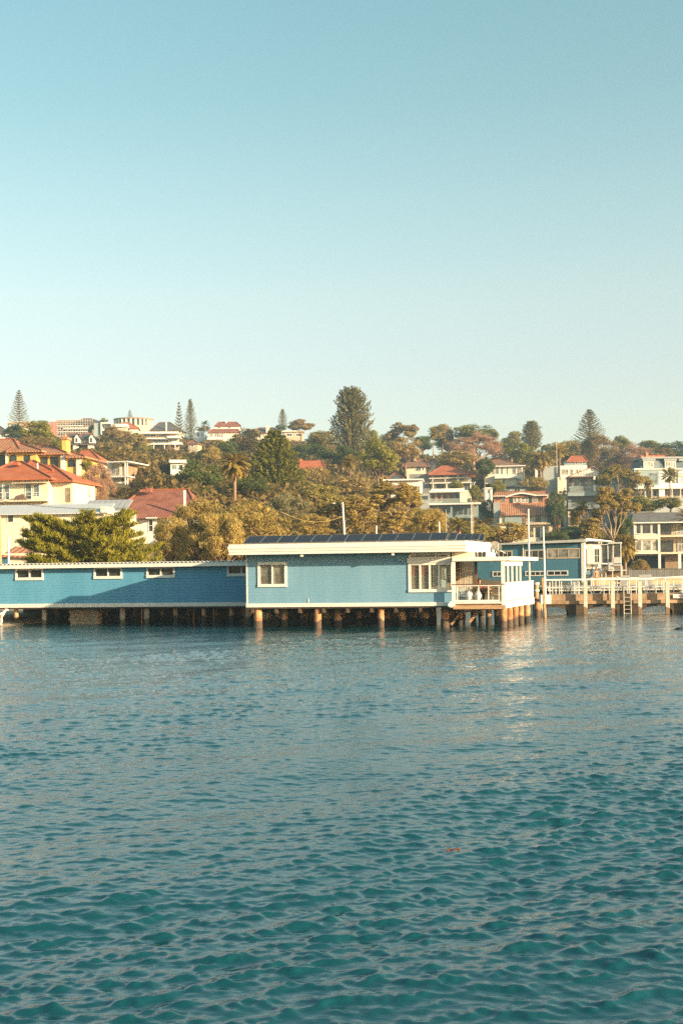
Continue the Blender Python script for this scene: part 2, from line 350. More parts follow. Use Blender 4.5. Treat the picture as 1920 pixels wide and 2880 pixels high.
rng = random.Random(3)
for i, y in enumerate(ys):
    for j in range(NX+1):
        x = (j/NX*2-1)*(0.62*y+40)
        vs.append((x, y, ground(x, y)+rng.uniform(-.15, .15)*(1 if 0 < i else 0)))
for i in range(NY):
    for j in range(NX):
        a = i*(NX+1)+j; fs.append((a, a+1, a+NX+2, a+NX+1))
mb.add(vs, fs, True)
HILLM = M('hillside scrub and soil', (0.08, 0.065, 0.028), 0.95, 0.3, .15, col2=(0.24, 0.17, 0.075), bump=.8, bscale=.9)
tag(mb.build('hillside', HILLM), kind='structure')

# beach
mb = MB()
edge = [(-400, 66), (-60, 70), (-5, 72.6), (35, 75.5), (62, 77.8), (110, 78.4), (165, 80.3), (215, 84), (250, 92), (420, 96), (700, 105)]
vs = []; K = 8
for px, d in edge:
    for k in range(K+1):
        f = k/K; dd = d+(112-d)*f; P = W(px, 1600, dd)
        z = -0.12+0.16*min(1, (dd-d)/1.2)+0.42*min(1, max(0, dd-max(d, 77.5))/7)
        vs.append((P.x, P.y, z))
fs = [(i*(K+1)+k, (i+1)*(K+1)+k, (i+1)*(K+1)+k+1, i*(K+1)+k+1) for i in range(len(edge)-1) for k in range(K)]
mb.add(vs, fs, True); tag(mb.build('beach', SAND), kind='structure')

# water: real wave relief near the camera, spectrum tiles summed on a grid that coarsens with distance
def tile(N, Lm, lmin, lmax, p, ang, spread, seed):
    g = np.random.default_rng(seed)
    k = np.fft.fftfreq(N, Lm/N)*2*np.pi; kx, ky = np.meshgrid(k, k, indexing='xy'); kk = np.hypot(kx, ky)+1e-9
    th = np.arctan2(ky, kx)-ang; dirw = np.abs(np.cos(th))**spread
    amp = np.where((kk > 2*np.pi/lmax) & (kk < 2*np.pi/lmin), kk**(-p), 0)*(dirw+.04)
    s = np.fft.ifft2(amp*(g.normal(size=(N, N))+1j*g.normal(size=(N, N)))).real
    return (s/s.std()).astype(np.float32)
def samp(T, Lm, x, y, ang):
    N = T.shape[0]; c, s = math.cos(ang), math.sin(ang)
    u = ((x*c+y*s)/Lm*N) % N; v = ((-x*s+y*c)/Lm*N) % N
    i = np.floor(u).astype(int) % N; j = np.floor(v).astype(int) % N; fu = u-np.floor(u); fv = v-np.floor(v)
    i2 = (i+1) % N; j2 = (j+1) % N
    return (T[j, i]*(1-fu)+T[j, i2]*fu)*(1-fv)+(T[j2, i]*(1-fu)+T[j2, i2]*fu)*fv
rows = list(np.linspace(-60, 5.5, 12))
y = 6.0
while y < 118:
    rows.append(y); y += max(0.022, y*y/15000)
rows += [122, 140, 200, 400, 1200]
rows = np.array(rows); NC = 620
u = np.linspace(-1, 1, NC)
half = np.where(rows < 8, 3.6, 0.42*rows+0.5)[:, None]
X = u[None, :]*half; outer = np.maximum(half*1.0, 60.0)
Y = np.repeat(rows[:, None], NC, 1)
XL = np.concatenate([-np.full((len(rows), 1), 900.), -(half+outer), X, half+outer, np.full((len(rows), 1), 900.)], 1)
YL = np.concatenate([Y[:, :1], Y[:, :1], Y, Y[:, :1], Y[:, :1]], 1)
T1 = tile(1024, 23.0, 0.75, 5.5, 2.1, math.pi/2+.34, 2.0, 5)
T5 = tile(1024, 9.3, 0.14, 0.66, 1.85, math.pi/2+.42, 3.0, 31)
T2 = tile(1024, 11.9, 0.10, 0.46, 1.85, math.pi/2-.24, 2.0, 9)
T3 = tile(1024, 7.9, 0.08, 0.24, 1.6, math.pi/2+.1, 1.6, 12)
T4 = tile(256, 61.0, 9, 30, 1.0, math.pi/2+.5, 1.0, 21)
gust = 1.0+0.28*samp(T4, 61.0, XL, YL, 0)
Z = 0.022*samp(T1, 23.0, XL, YL, .2)
sh = (0.0037*samp(T2, 11.9, XL, YL, -.1) + 0.0041*samp(T5, 9.3, XL, YL, .1)*(1+.25*samp(T4, 61.0, YL*1.7, XL*1.9, .4)))*gust + 0.0015*samp(T3, 7.9, XL, YL, .5)*gust*np.clip(1.3-YL/45, 0, 1)
sh = sh*(1+0.22*np.clip(sh/0.006, -2, 2.5))
Z = (Z+sh*np.clip(1.3-YL/90, .5, 1))
inside = (np.abs(XL) <= half+1e-3) & (YL > 5.9) & (YL < 118)
fade = np.clip((95-YL)/45, 0.5, 1)
Z = np.where(inside, Z*fade, 0).astype(np.float32)
nr, ncl = XL.shape
co = np.stack([XL, YL, Z], -1).reshape(-1, 3).astype(np.float32)
I = (np.arange(nr-1)[:, None]*ncl+np.arange(ncl-1)[None, :]).ravel()
Q = np.stack([I, I+1, I+ncl+1, I+ncl], 1).astype(np.int32)
me = bpy.data.meshes.new('sea_water'); me.vertices.add(len(co)); me.vertices.foreach_set('co', co.ravel())
me.loops.add(Q.size); me.loops.foreach_set('vertex_index', Q.ravel())
me.polygons.add(len(Q)); me.polygons.foreach_set('loop_start', np.arange(0, Q.size, 4, dtype=np.int32))
me.polygons.foreach_set('loop_total', np.full(len(Q), 4, np.int32)); me.polygons.foreach_set('use_smooth', np.ones(len(Q), bool))
me.update(); me.validate()
WATER = bpy.data.materials.new('sea water'); WATER.use_nodes = True
n = WATER.node_tree.nodes; L = WATER.node_tree.links; p = n['Principled BSDF']
p.inputs['Base Color'].default_value = (0.003, 0.050, 0.059, 1); p.inputs['Roughness'].default_value = 0.05; p.inputs['IOR'].default_value = 1.72
tc = n.new('ShaderNodeTexCoord'); mp = n.new('ShaderNodeMapping'); mp.inputs['Scale'].default_value = (1.0, 2.3, 1); mp.inputs['Rotation'].default_value = (0, 0, .12)
L.new(tc.outputs['Object'], mp.inputs[0])
a = n.new('ShaderNodeTexNoise'); a.inputs['Scale'].default_value = 1.7; a.inputs['Detail'].default_value = 6; a.inputs['Roughness'].default_value = .62
L.new(mp.outputs[0], a.inputs['Vector'])
a2 = n.new('ShaderNodeTexNoise'); a2.inputs['Scale'].default_value = 5.5; a2.inputs['Detail'].default_value = 3; L.new(mp.outputs[0], a2.inputs['Vector'])
am = n.new('ShaderNodeMath'); am.operation = 'MULTIPLY_ADD'; L.new(a2.outputs['Fac'], am.inputs[0]); am.inputs[1].default_value = .28; L.new(a.outputs['Fac'], am.inputs[2])
b1 = n.new('ShaderNodeBump'); b1.inputs['Strength'].default_value = 1.0; b1.inputs['Distance'].default_value = 0.062
L.new(am.outputs[0], b1.inputs['Height'])
wy = n.new('ShaderNodeSeparateXYZ'); L.new(tc.outputs['Object'], wy.inputs[0]); wm = n.new('ShaderNodeMapRange'); L.new(wy.outputs[1], wm.inputs[0])   # bump deepens with distance along Y
wm.inputs[1].default_value = 12; wm.inputs[2].default_value = 55; wm.inputs[3].default_value = .014; wm.inputs[4].default_value = .032; L.new(wm.outputs[0], b1.inputs['Distance']); L.new(b1.outputs[0], p.inputs['Normal'])
me.materials.append(WATER); wob = bpy.data.objects.new('sea_water', me); COL.objects.link(wob); tag(wob, kind='structure')
WBUMP = b1

# seabed keeps the water closed from below (beach, terrain start under it)

# ---------------------------------------------------------------- piles
def pilemat(name, c1, c2, tide, dark=(0.10, 0.07, 0.05)):
    m = M(name, c1, 0.85, 0.2, 2.0, col2=c2, stretch=(1.5, 1.5, .9), bump=.5)
    n = m.node_tree.nodes; L = m.node_tree.links; p = n['Principled BSDF']; src = p.inputs['Base Color'].links[0].from_socket
    g = n.new('ShaderNodeNewGeometry'); sx = n.new('ShaderNodeSeparateXYZ'); L.new(g.outputs['Position'], sx.inputs[0])
    no = n.new('ShaderNodeTexNoise'); no.inputs['Scale'].default_value = 3; L.new(g.outputs['Position'], no.inputs['Vector'])
    ad = n.new('ShaderNodeMath'); ad.operation = 'MULTIPLY_ADD'; L.new(no.outputs['Fac'], ad.inputs[0]); ad.inputs[1].default_value = .5; L.new(sx.outputs[2], ad.inputs[2])
    rp = n.new('ShaderNodeValToRGB'); L.new(ad.outputs[0], rp.inputs[0]); e = rp.color_ramp.elements
    e[0].position = tide; e[0].color = (1, 1, 1, 1); e[1].position = tide+.1; e[1].color = (0, 0, 0, 1)
    mx = n.new('ShaderNodeMix'); mx.data_type = 'RGBA'; L.new(rp.outputs[0], mx.inputs[0]); L.new(src, mx.inputs[6]); mx.inputs[7].default_value = (*dark, 1)
    L.new(mx.outputs[2], p.inputs['Base Color'])
    return m
PILE = pilemat('rust stained pile', (0.26, 0.07, 0.02), (0.66, 0.38, 0.19), .60)
PILED = pilemat('dark weathered pile', (0.32, 0.17, 0.09), (0.60, 0.37, 0.20), .62, (.05, .04, .03))
PILEG = pilemat('pale concrete pile', (0.26, 0.21, 0.15), (0.44, 0.37, 0.27), .5, (.10, .08, .05))
def pile(bld, s, t, r, ztop, mat, wob_=.02, collar=False):
    mb = MB(); zb = -bld.O.z-1.2; z0 = ztop
    m_ = 7; lean = rng.uniform(-wob_, wob_)*2.5
    mb.tube([(s+lean*(1-k/m_)+rng.uniform(-.008, .008), t+rng.uniform(-.01, .01), zb+(z0-zb)*k/m_) for k in range(m_+1)], [r*rng.uniform(.93, 1.06) for k in range(m_+1)], 14)
    if collar: mb.tube([(s, t, z0-.32), (s, t, z0-.2)], [r*1.12]*2, 12)
    return mb.build('pile', mat, bld.root)

def grid_wall(mb, s0, s1, z0, z1, t0, t1, holes):
    xs = sorted({s0, s1, *[h[0] for h in holes], *[h[1] for h in holes]}); zs = sorted({z0, z1, *[h[2] for h in holes], *[h[3] for h in holes]})
    for i in range(len(xs)-1):
        runs = []
        for j in range(len(zs)-1):
            cx, cz = (xs[i]+xs[i+1])/2, (zs[j]+zs[j+1])/2
            if any(h[0] < cx < h[1] and h[2] < cz < h[3] for h in holes): continue
            if runs and abs(runs[-1][1]-zs[j]) < 1e-6: runs[-1][1] = zs[j+1]
            else: runs.append([zs[j], zs[j+1]])
        for a_, b_ in runs: mb.box(xs[i], xs[i+1], t0, t1, a_, b_)

# ================================================================ the wharf restaurant (front wing)
Wf = Bld('wharf_restaurant', 'pale blue weatherboard wharf building with deep white roof edge on rusty piles', 'building', 695, 1703, 69.1, -11)
S = lambda px, t=0.0, py=1640: Wf.L(px, py, t)[0]
Zf = lambda py, px=980, t=0.0: Wf.L(px, py, t)[1]
sL, sR = S(694.5), S(1263)
zTop = Zf(1556, 970, -1.15); zRoof = Zf(1526, 970, -1.15)
h1 = (S(731.5), S(801.5), Zf(1643, 767), Zf(1588, 767))
h2 = (S(1150), S(1270), Zf(1657.5, 1205), Zf(1549, 1205))
h2 = (h2[0], h2[1], h2[2], zTop-.02)
mb = MB(); grid_wall(mb, sL, sR+.15, 0.02, zTop, 0, .14, [h1, h2])
mb.box(sL, sL+.14, .14, 7, .02, zTop); mb.box(sR+.01, sR+.15, .14, 7, .02, Zf(1659, 1205))
mb.build('wall', BLUE_LIT, Wf.root)
mb = MB(); mb.box(sL-.03, sL+.03, -.03, .0, .02, zTop); mb.build('corner_board', WHITE, Wf.root)
# base trim: long board with a worn right end
mb = MB(); mb.box(sL-.05, S(1110), -.06, .0, -.10, .10); mb.box(S(1110), sR-.02, -.06, .0, -.10, .10); mb.build('base_trim', WHITE_OLD, Wf.root)
mb = MB(); mb.box(sL, sR+.1, 0.02, 7.2, -.18, -.02)
for k in range(9): mb.box(sL+.2+k*1.3, sL+.35+k*1.3, .05, 7, -.42, -.18)
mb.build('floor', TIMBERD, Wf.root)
mb = MB(); mb.box(sL+.14, sR, 6.9, 7.0, 0, zTop); mb.build('back_wall', BEIGE, Wf.root)
# roof (right end skewed like the veranda side)
a0, b0 = S(640, -1.15, 1540), S(1310, -1.15, 1535)
def roofprism(mb, z0, z1, inset=0.0):
    i = inset; D = 7.0; k = math.tan(R(6.3))
    mb.hexa([(a0+i, -1.15+i, z0), (b0-i, -1.15+i, z0), (b0-i+k*(D+1.15), D, z0), (a0+i, D, z0), (a0+i, -1.15+i, z1), (b0-i, -1.15+i, z1), (b0-i+k*(D+1.15), D, z1), (a0+i, D, z1)])
hF = zRoof-zTop; mb = MB()
roofprism(mb, zTop, zTop+hF*.27, .06); roofprism(mb, zTop+hF*.285, zTop+hF*.53, .03); roofprism(mb, zTop+hF*.545, zTop+hF*.79, .0); roofprism(mb, zTop+hF*.26, zTop+hF*.30, .10); roofprism(mb, zTop+hF*.52, zTop+hF*.56, .07); 
roof = mb.build('roof', WHITE, Wf.root)
mb = MB(); roofprism(mb, zTop+hF*.79, zRoof, .05); mb.build('roof_capping', WHITE_OLD, roof)
for px in (848.5, 1104.5):
    mb = MB(); s = S(px, -.95, 1556); mb.box(s-.07, s+.07, -1.0, -.86, zTop-.14, zTop); mb.build('soffit_light', WHITE, Wf.root)
mb = MB(); s = S(1131, 0, 1576); z = Zf(1576, 1131); mb.box(s-.03, s+.06, -.06, 0, z-.12, z+.14); mb.box(s-.22, s+.0, -.20, -.06, z-.03, z+.05); mb.build('wall_lamp', M('pale blue metal', (.25, .42, .48)), Wf.root)
mb = MB(); s = S(867, 0, 1688); mb.box(s-.015, s+.015, -.03, 0, .12, .34); mb.build('vent_pipe', WHITE, Wf.root)
# window 1
def bigwin(x0, x1, z0, z1, divs, t=0.0, fw=.13, mw=.07, name='window'):
    mb = MB(); mb.box(x0-.12, x1+.12, t-.05, t+.02, z1-.01, z1+.13); mb.box(x0-.12, x1+.12, t-.07, t+.02, z0-.15, z0+.01)
    mb.box(x0-.12, x0+.02, t-.05, t+.02, z0+.01, z1-.01); mb.box(x1-.02, x1+.12, t-.05, t+.02, z0+.01, z1-.01)
    for x in divs: mb.box(x-mw/2, x+mw/2, t-.04, t+.04, z0+.01, z1-.01)
    f = mb.build(name, WHITE, Wf.root); g = MB(); e = [x0]+list(divs)+[x1]
    for i in range(len(e)-1): g.box(e[i], e[i+1], t+.05, t+.06, z0, z1)
    g.build('pane', CLEAR, f); return f
bigwin(*h1, [S(766)])
GLARE = M('beige pane glare', (0.40, 0.29, 0.19), 0.9, 0.2, 1.2); GLARE2 = M('grey pane glare', (0.24, 0.19, 0.14), .9, .15, 1.2)  # both tones stand in for sky glare on the panes
REDBL = M('rust red blind', (0.34, 0.065, 0.03), 0.9, 0.1, 2); TANBL = M('tan lower blind', (0.32, 0.22, 0.13), .9, .1, 2); TIMB2 = M('varnished timber', (0.16, 0.08, 0.04), .6, .2, 3)
zm = (h1[2]+h1[3])/2; xm = (h1[0]+h1[1])/2
mb = MB(); mb.box(xm+.02, h1[1], .085, .10, h1[2], h1[3]); mb.box(h1[0]+.35, xm-.30, .075, .08, zm, h1[3]); mb.build('blind_glare_panel', GLARE, Wf.root)  # added panels behind the glass, in place of sky glare
mb = MB(); mb.box(h1[0], xm, .09, .10, h1[2], h1[3]); mb.build('blind_glare_panel', GLARE2, Wf.root)
for q_ in ((xm+.18, xm+.24, zm+.15), (xm+.30, xm+.36, zm+.05)): mb = MB(); mb.box(q_[0], q_[1], .066, .08, h1[2], q_[2]); mb.build('shelf_upright', TIMB2, Wf.root)
mb = MB(); mb.box(h1[0]+.05, xm-.35, .066, .072, h1[2], zm-.1); mb.build('cabinet_back', TIMB2, Wf.root)
# window 2: highlight lights, panel, four tall lights
zP0, zP1 = Zf(1581, 1205), Zf(1569, 1205)
mb = MB(); mb.box(h2[0]-.1, h2[1]+.14, -.08, .02, zP0-.02, zP1); mb.build('window_panel', WHITE, Wf.root)
bigwin(h2[0]+.1, h2[1]-.2, zP1+.05, h2[3]-.12, [S(1188), S(1225)], fw=.08, mw=.07, name='highlight_window')
bigwin(h2[0]+.08, h2[1]-.02, h2[2], zP0-.14, [S(1181), S(1208), S(1234)], mw=.09)
mb = MB(); mb.box(S(1153), S(1205), .075, .09, Zf(1620), zP0-.1); mb.build('blind_glare_panel', REDBL, Wf.root)
mb = MB(); mb.box(S(1153), S(1205), .08, .095, h2[2], Zf(1620)); mb.box(h2[0]+.1, h2[1]-.2, .08, .095, zP1+.05, h2[3]-.1); mb.build('blind_glare_panel', TANBL, Wf.root)
mb = MB(); x = S(1209)
while x < S(1262):
    mb.box(x, x+.045, .085+rng.uniform(0, .04), .16, h2[2], zP0-.15); x += rng.choice([.07, .09, .14])
mb.build('curtain', M('beige drawn curtain', (0.40, 0.30, 0.19), .9, .3, 1, col2=(.85, .74, .56), stretch=(6, 1, .3)), Wf.root)
mb = MB(); zz = Zf(1630); mb.add([(S(1228), .07, Zf(1625)), (S(1232), .07, Zf(1655)), (S(1255), .07, Zf(1655)), (S(1258), .07, Zf(1637)), (S(1245), .07, Zf(1634))], [(0, 1, 2, 3, 4)])
mb.add([(S(1248), .066, Zf(1605)), (S(1251), .066, Zf(1632)), (S(1256), .066, Zf(1630)), (S(1254), .066, Zf(1600))], [(0, 1, 2, 3)]); mb.build('hanging_cloth', WHITE, Wf.root)
mb = MB(); s, z = S(1266, -.3, 1700), Zf(1701, 1266, -.3)
mb.tube([(s, -.55, z), (s, -.45, z), (s, .3, z)], [.10, .17, .17], 14); mb.build('drain_drum', WHITE, Wf.root)
# clerestory right of the windows
mb = MB(); mb.box(S(1270), S(1331), .25, 4.5, Zf(1572, 1290), zTop); mb.build('side_wall', CREAM, Wf.root)
mb = MB(); mb.box(S(1331), S(1376), 1.0, 4.5, Zf(1574, 1350), zTop-.05); o = mb.build('clerestory', WHITE, Wf.root)
g = MB(); [g.box(S(p_, 1.0), S(p_+8, 1.0), .95, .99, Zf(1566, 1350, 1.), Zf(1552, 1350, 1.)) for p_ in (1333, 1346, 1358)]; g.build('pane', GLASS, o)

# veranda
TV = -.35; vL, vR = S(1272, TV), S(1417, TV); KS = math.tan(R(8.0))
zD = Zf(1697, 1345, TV); zRf0, zRf1 = Zf(1579, 1345, TV), Zf(1566.5, 1345, TV)
def sq(q, z, off=0.0):   # point along the veranda's receding side
    return Vector((vR+q*math.sin(R(8.0))+off, TV+q*math.cos(R(8.0)), z))
def toW(p_): return Wf.O+Wf.u*p_[0]+Wf.v*p_[1]+Vector((0, 0, p_[2]))
def qof(px):
    lo, hi = 0, 20
    for _ in range(40):
        m_ = (lo+hi)/2
        if proj(toW(sq(m_, 1)))[0] < px: lo = m_
        else: hi = m_
    return lo
QE = min(qof(1497), 9.5); print('QE', QE, qof(1465))
def prism(mb, x0, off, z0, z1, t0=TV, q1=None, tfront=0.0):
    q1 = q1 or QE; A = sq(0, 0, off); B = sq(q1, 0, off)
    mb.hexa([(x0, TV-tfront, z0), (A.x, TV-tfront, z0), (B.x, B.y, z0), (x0, B.y, z0), (x0, TV-tfront, z1), (A.x, TV-tfront, z1), (B.x, B.y, z1), (x0, B.y, z1)])
mb = MB(); prism(mb, vL, 0, zD-.08, zD); mb.build('veranda_floor', TIMBER, Wf.root)
mb = MB(); mb.box(vL+.05, vR-.02, TV-.10, TV-.0, zD-.01, zD+.07); mb.build('floor_edge', WHITE, Wf.root)
mb = MB(); mb.box(vL+.02, vR+.05, TV-.06, TV+.14, Zf(1713, 1345, TV), zD-.09); mb.build('bearer_beam', TIMBER, Wf.root)
mb = MB(); z1 = Zf(1713, 1345, TV)
for k in range(8): mb.bar((vL+.1, TV+.9+k*1.05, zD-.25), (sq(0, 0).x+k*.13, TV+.9+k*1.05, zD-.25), .1, .25)
mb.build('floor_joists', TIMBERD, Wf.root)
mb = MB(); prism(mb, vL+.0, .32, zRf1-.20, zRf1, tfront=.08); prism(mb, vL+.15, .18, zRf0+.0, zRf1-.20, tfront=.02); mb.build('veranda_roof', WHITE, Wf.root)
mb = MB(); pw = .13
for px in (1274.5, 1414):
    x = S(px, TV); mb = MB(); mb.box(x-.09, x+.09, TV-.07, TV+.09, zD-.1, zRf0); mb.build('post', WHITE, Wf.root)
zb0, zb1 = Zf(1590, 1417, TV), zRf0
for px in (1428, 1440, 1452.5, 1462.5, 1489):
    q = qof(px); a_, b_ = sq(q, Zf(1645, 1417, TV)), sq(q, zb1+.02); mb = MB(); mb.bar(a_, b_, .10 if px < 1480 else .07); mb.build('post', WHITE, Wf.root)
mb = MB(); mb.bar(sq(.1, (zb0+zb1)/2), sq(qof(1466), (zb0+zb1)/2), .12, zb1-zb0+.04); mb.build('side_beam', WHITE, Wf.root)
# solid picket side
zt_, zk = Zf(1641, 1417, TV), Zf(1690, 1417, TV); mb = MB(); q = .06
while q < QE-.05:
    mb.bar(sq(q, zk+rng.uniform(-.02, .02)), sq(q, zt_), .05, .24) if False else mb.hexa([sq(q, zk, -.03), sq(q+.25, zk, -.03), sq(q+.24, zk, .02), sq(q, zk, .02), sq(q, zt_, -.03), sq(q+.24, zt_, -.03), sq(q+.24, zt_, .02), sq(q, zt_, .02)])
    q += .37
mb.bar(sq(0, zt_+.02), sq(QE, zt_+.02), .12, .06); mb.bar(sq(0, zk+.15, -.05), sq(QE, zk+.15, -.05), .05, .1); mb.bar(sq(0, zt_-.2, -.05), sq(QE, zt_-.2, -.05), .05, .1)
mb.build('side_balustrade', WHITE, Wf.root)
mb = MB(); z0_, z1_ = Zf(1711, 1417, TV), zk-.03
for k in range(3):
    h_ = (z1_-z0_)/3; mb.hexa([sq(.02, z0_+k*h_+.01, .0), sq(QE+.1, z0_+k*h_+.01, .0), sq(QE+.1, z0_+k*h_+.01, .06), sq(.02, z0_+k*h_+.01, .06), sq(.02, z0_+(k+1)*h_, .0), sq(QE+.1, z0_+(k+1)*h_, .0), sq(QE+.1, z0_+(k+1)*h_, .06), sq(.02, z0_+(k+1)*h_, .06)])
mb.build('side_fascia', WHITE, Wf.root)
# front railing
mb = MB(); zr0, zr1 = Zf(1690, 1345, TV), Zf(1645, 1345, TV)
mb.box(vL, vR, TV-.05, TV+.05, zr1-.06, zr1+.0); mb.box(vL+.1, vR-.1, TV-.03, TV+.03, zr0-.04, zr0+.05)
for px in (1279, 1285, 1345, 1372.5, 1402):
    x = S(px, TV); mb.box(x-.025, x+.025, TV-.025, TV+.025, zr0, zr1)
fr_ = mb.build('front_railing', WHITE, Wf.root)
mb = MB(); mb.box(vL-.05, vR+.02, TV-.08, TV+.08, zr1, zr1+.05); mb.build('handrail', TIMB2, fr_)
# striped cafe blind and inner frame post
mb = MB(); x = vL+.22; xe = S(1334, 1.2)
ALT = M('beige cafe blind stripes', (0.44, 0.33, 0.22), .9, .2, 2, col2=(.70, .62, .50), stretch=(8, 8, .2))
while x < xe: mb.box(x, x+.055, 1.2, 1.23, zD+.02, zRf0-.02); x += .085
mb.build('slatted_screen', ALT, Wf.root)
mb = MB(); mb.box(xe, xe+.14, 1.15, 1.3, zD, zRf0); mb.build('inner_post', TIMB2, Wf.root)
# piles: front row, back rows, veranda side
for px, r in ((726, .245), (893.5, .20), (1071, .18)):
    pile(Wf, S(px, .35, 1735), .35, r, -.08, PILE)
pile(Wf, S(1251, .9, 1735), .9, .225, -.30, PILE)
s0 = S(726, .35, 1735)
for rw, t in enumerate((2.4, 4.4, 6.4)):
    for k in range(4):
        s_ = S((733, 895, 1073, 1240)[k], .35, 1735)+rw*.05
        pile(Wf, s_, t, .21+.02*((k+rw) % 2), -.25, PILED)
for px, t in ((700, 5.2), (745, 3.2), (800, 1.3), (856, 3.4), (880, 5.4), (950, 1.5), (1010, 3.0), (1030, 5.2), (1130, 1.6), (1160, 3.6), (1195, 2.2), (1215, 5.0), (1180, 6.0)):
    pile(Wf, S(px, t, 1735), t, rng.uniform(.17, .23), -.25, PILED)
for px in (1419.5, 1436, 1451.5, 1467, 1484):
    q = qof(px); P = sq(q, 0, -.12); pile(Wf, P.x, P.y, .20, z0_+.02, PILE if px < 1475 else PILED)
for s_, t in ((S(1290, 3), 3), (S(1330, 4), 4), (S(1372, 3.2), 3.2), (S(1395, 5), 5), (S(1300, 6), 6), (S(1350, 6.5), 6.5)):
    pile(Wf, s_, t, .16, zD-.3, PILED)
mb = MB(); mb.bar((S(1268, 1.5, 1755), 1.5, Zf(1757, 1268, 1.5)), (S(1300, 1.5, 1720), 1.5, Zf(1716, 1300, 1.5)), .12); mb.bar((S(1290, 1.2, 1725), 1.2, Zf(1724, 1290, 1.2)), (S(1345, 1.2, 1712), 1.2, Zf(1713, 1345, 1.2)), .10)
mb.bar((S(1283, 1.1, 1712), 1.1, Zf(1724, 1283, 1.1)), (S(1283, 1.1, 1712), 1.1, zD-.1), .1); mb.bar((S(1320, 2, 1755), 2, Zf(1750, 1320, 2)), (S(1345, 2, 1720), 2, Zf(1718, 1345, 2)), .14)
mb.build('cross_brace', TIMBER, Wf.root)
# added dark screen behind the piles, blocks the light below the floor
mb = MB(); mb.box(sL-1, S(1150, 7.6), 7.6, 7.8, -Wf.O.z-.6, -.2); mb.build('rear_dark_screen', TIMBERD, Wf.root)

# solar panels, one thing each
def cellmat():
    m = M('solar cells', (0.018, 0.024, 0.035), 0.5, .2, 3, spec=.12); n = m.node_tree.nodes; L = m.node_tree.links; p = n['Principled BSDF']
    tc = n.new('ShaderNodeTexCoord'); br = n.new('ShaderNodeTexBrick'); br.offset = 0; br.inputs['Scale'].default_value = 1
    br.inputs['Brick Width'].default_value = .156; br.inputs['Row Height'].default_value = .16; br.inputs['Mortar Size'].default_value = .006
    br.inputs['Color1'].default_value = (.015, .02, .032, 1); br.inputs['Color2'].default_value = (.02, .027, .04, 1); br.inputs['Mortar'].default_value = (.10, .10, .11, 1)
    L.new(tc.outputs['Object'], br.inputs['Vector']); L.new(br.outputs[0], p.inputs['Base Color']); return m
CELL = cellmat(); PFRAME = M('grey anodised frame', (.16, .16, .16), .5, .1, 3)
def panel(px, wm, t0, rise, run, label):
    P = Wf.L(px, 1524, t0); loc = toW((P[0], t0, zRoof+.03)); ang = math.atan2(rise, run); ln = math.hypot(rise, run)
    e = empty('solar_panel', loc, -11, label, 'solar panel', 'solar panels along the white roof')
    e.rotation_euler = (ang, 0, R(-11))
    mb = MB(); mb.box(.0, .02, 0, ln, 0, .04); mb.box(wm-.02, wm, 0, ln, 0, .04); mb.box(.02, wm-.02, 0, .02, 0, .04); mb.box(.02, wm-.02, ln-.02, ln, 0, .04); mb.build('frame', PFRAME, e)
    mb = MB(); mb.box(.02, wm-.02, .02, ln-.02, .01, .03); mb.build('cells', CELL, e); 
    ca, sa = math.cos(ang), math.sin(ang)
    for x in (.1, wm-.1): mb = MB(); mb.bar((x, ln*.93, 0), (x, ln*.93-rise*.9*sa, -rise*.9*ca), .03); mb.build('stand', MIDGREY, e)
    return e
ORD = ['first', 'second', 'third', 'fourth', 'fifth', 'sixth', 'seventh', 'eighth', 'ninth', 'tenth', 'eleventh', 'twelfth']
for k in range(12):
    px = 682+47.6*k
    panel(px, Wf.L(px+47, 1524, -.55)[0]-Wf.L(px, 1524, -.55)[0], -.55, .42, 1.45, 'dark solar panel, %s from the left end of the white roof' % ORD[k])
panel(1257, .42, -.45, .40, 1.45, 'narrow solar panel at the right end of the long panel row')
for k, lb in enumerate(('first short solar panel behind the gap in the panel row', 'middle short solar panel near the thin aerials', 'last short solar panel left of the twin aerials')):
    panel(1280+21*k, .42, .6, .36, 1.3, lb)
panel(1340, .36, 2.6, .36, 1.2, 'separate low solar panel on the far right corner of the roof')

# ================================================================ left wing
Lw = Bld('boathouse_wing', 'long low blue boathouse with corrugated roof edge, half in shadow', 'building', 693, 1699, 75.6, -11)
a_, b_ = Lw.L(-90, 1650)[0], Lw.L(800, 1650)[0]
zt = Lw.L(350, 1597)[1]; holes = []
WL = [(49, 119, 1603, 1624.5), (269, 340, 1599, 1620.5), (417, 488, 1598, 1617.5), (644, 716, 1592, 1613)]
for x0, x1, y0, y1 in WL:
    holes.append(Lw.rect(x0, x1, y0, y1, 0))
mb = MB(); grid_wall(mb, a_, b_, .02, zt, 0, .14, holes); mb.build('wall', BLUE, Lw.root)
for (x0, x1, z0, z1) in holes:
    mb = MB(); mb.box(x0-.1, x1+.1, -.06, .02, z1-.01, z1+.08); mb.box(x0-.1, x1+.1, -.08, .02, z0-.16, z0+.01)
    mb.box(x0-.1, x0+.01, -.06, .02, z0+.01, z1-.01); mb.box(x1-.01, x1+.1, -.06, .02, z0+.01, z1-.01); mb.box((x0+x1)/2-.035, (x0+x1)/2+.035, -.05, .03, z0, z1)
    f = mb.build('window', WHITE, Lw.root); g = MB(); g.box(x0, x1, .05, .06, z0, z1); g.build('pane', GLASS, f)
mb = MB(); mb.box(a_, b_, -.08, 0, -.11, .12); mb.build('base_trim', WHITE_OLD, Lw.root)
mb = MB(); mb.box(a_, b_, .02, 8, -.2, .0); mb.build('floor', TIMBERD, Lw.root)
mb = MB(); mb.box(a_, b_, 7.8, 8, -Lw.O.z-.5, 2.2); mb.build('rear_wall', TIMBERD, Lw.root)  # rear wall; its run below the floor is an added dark screen
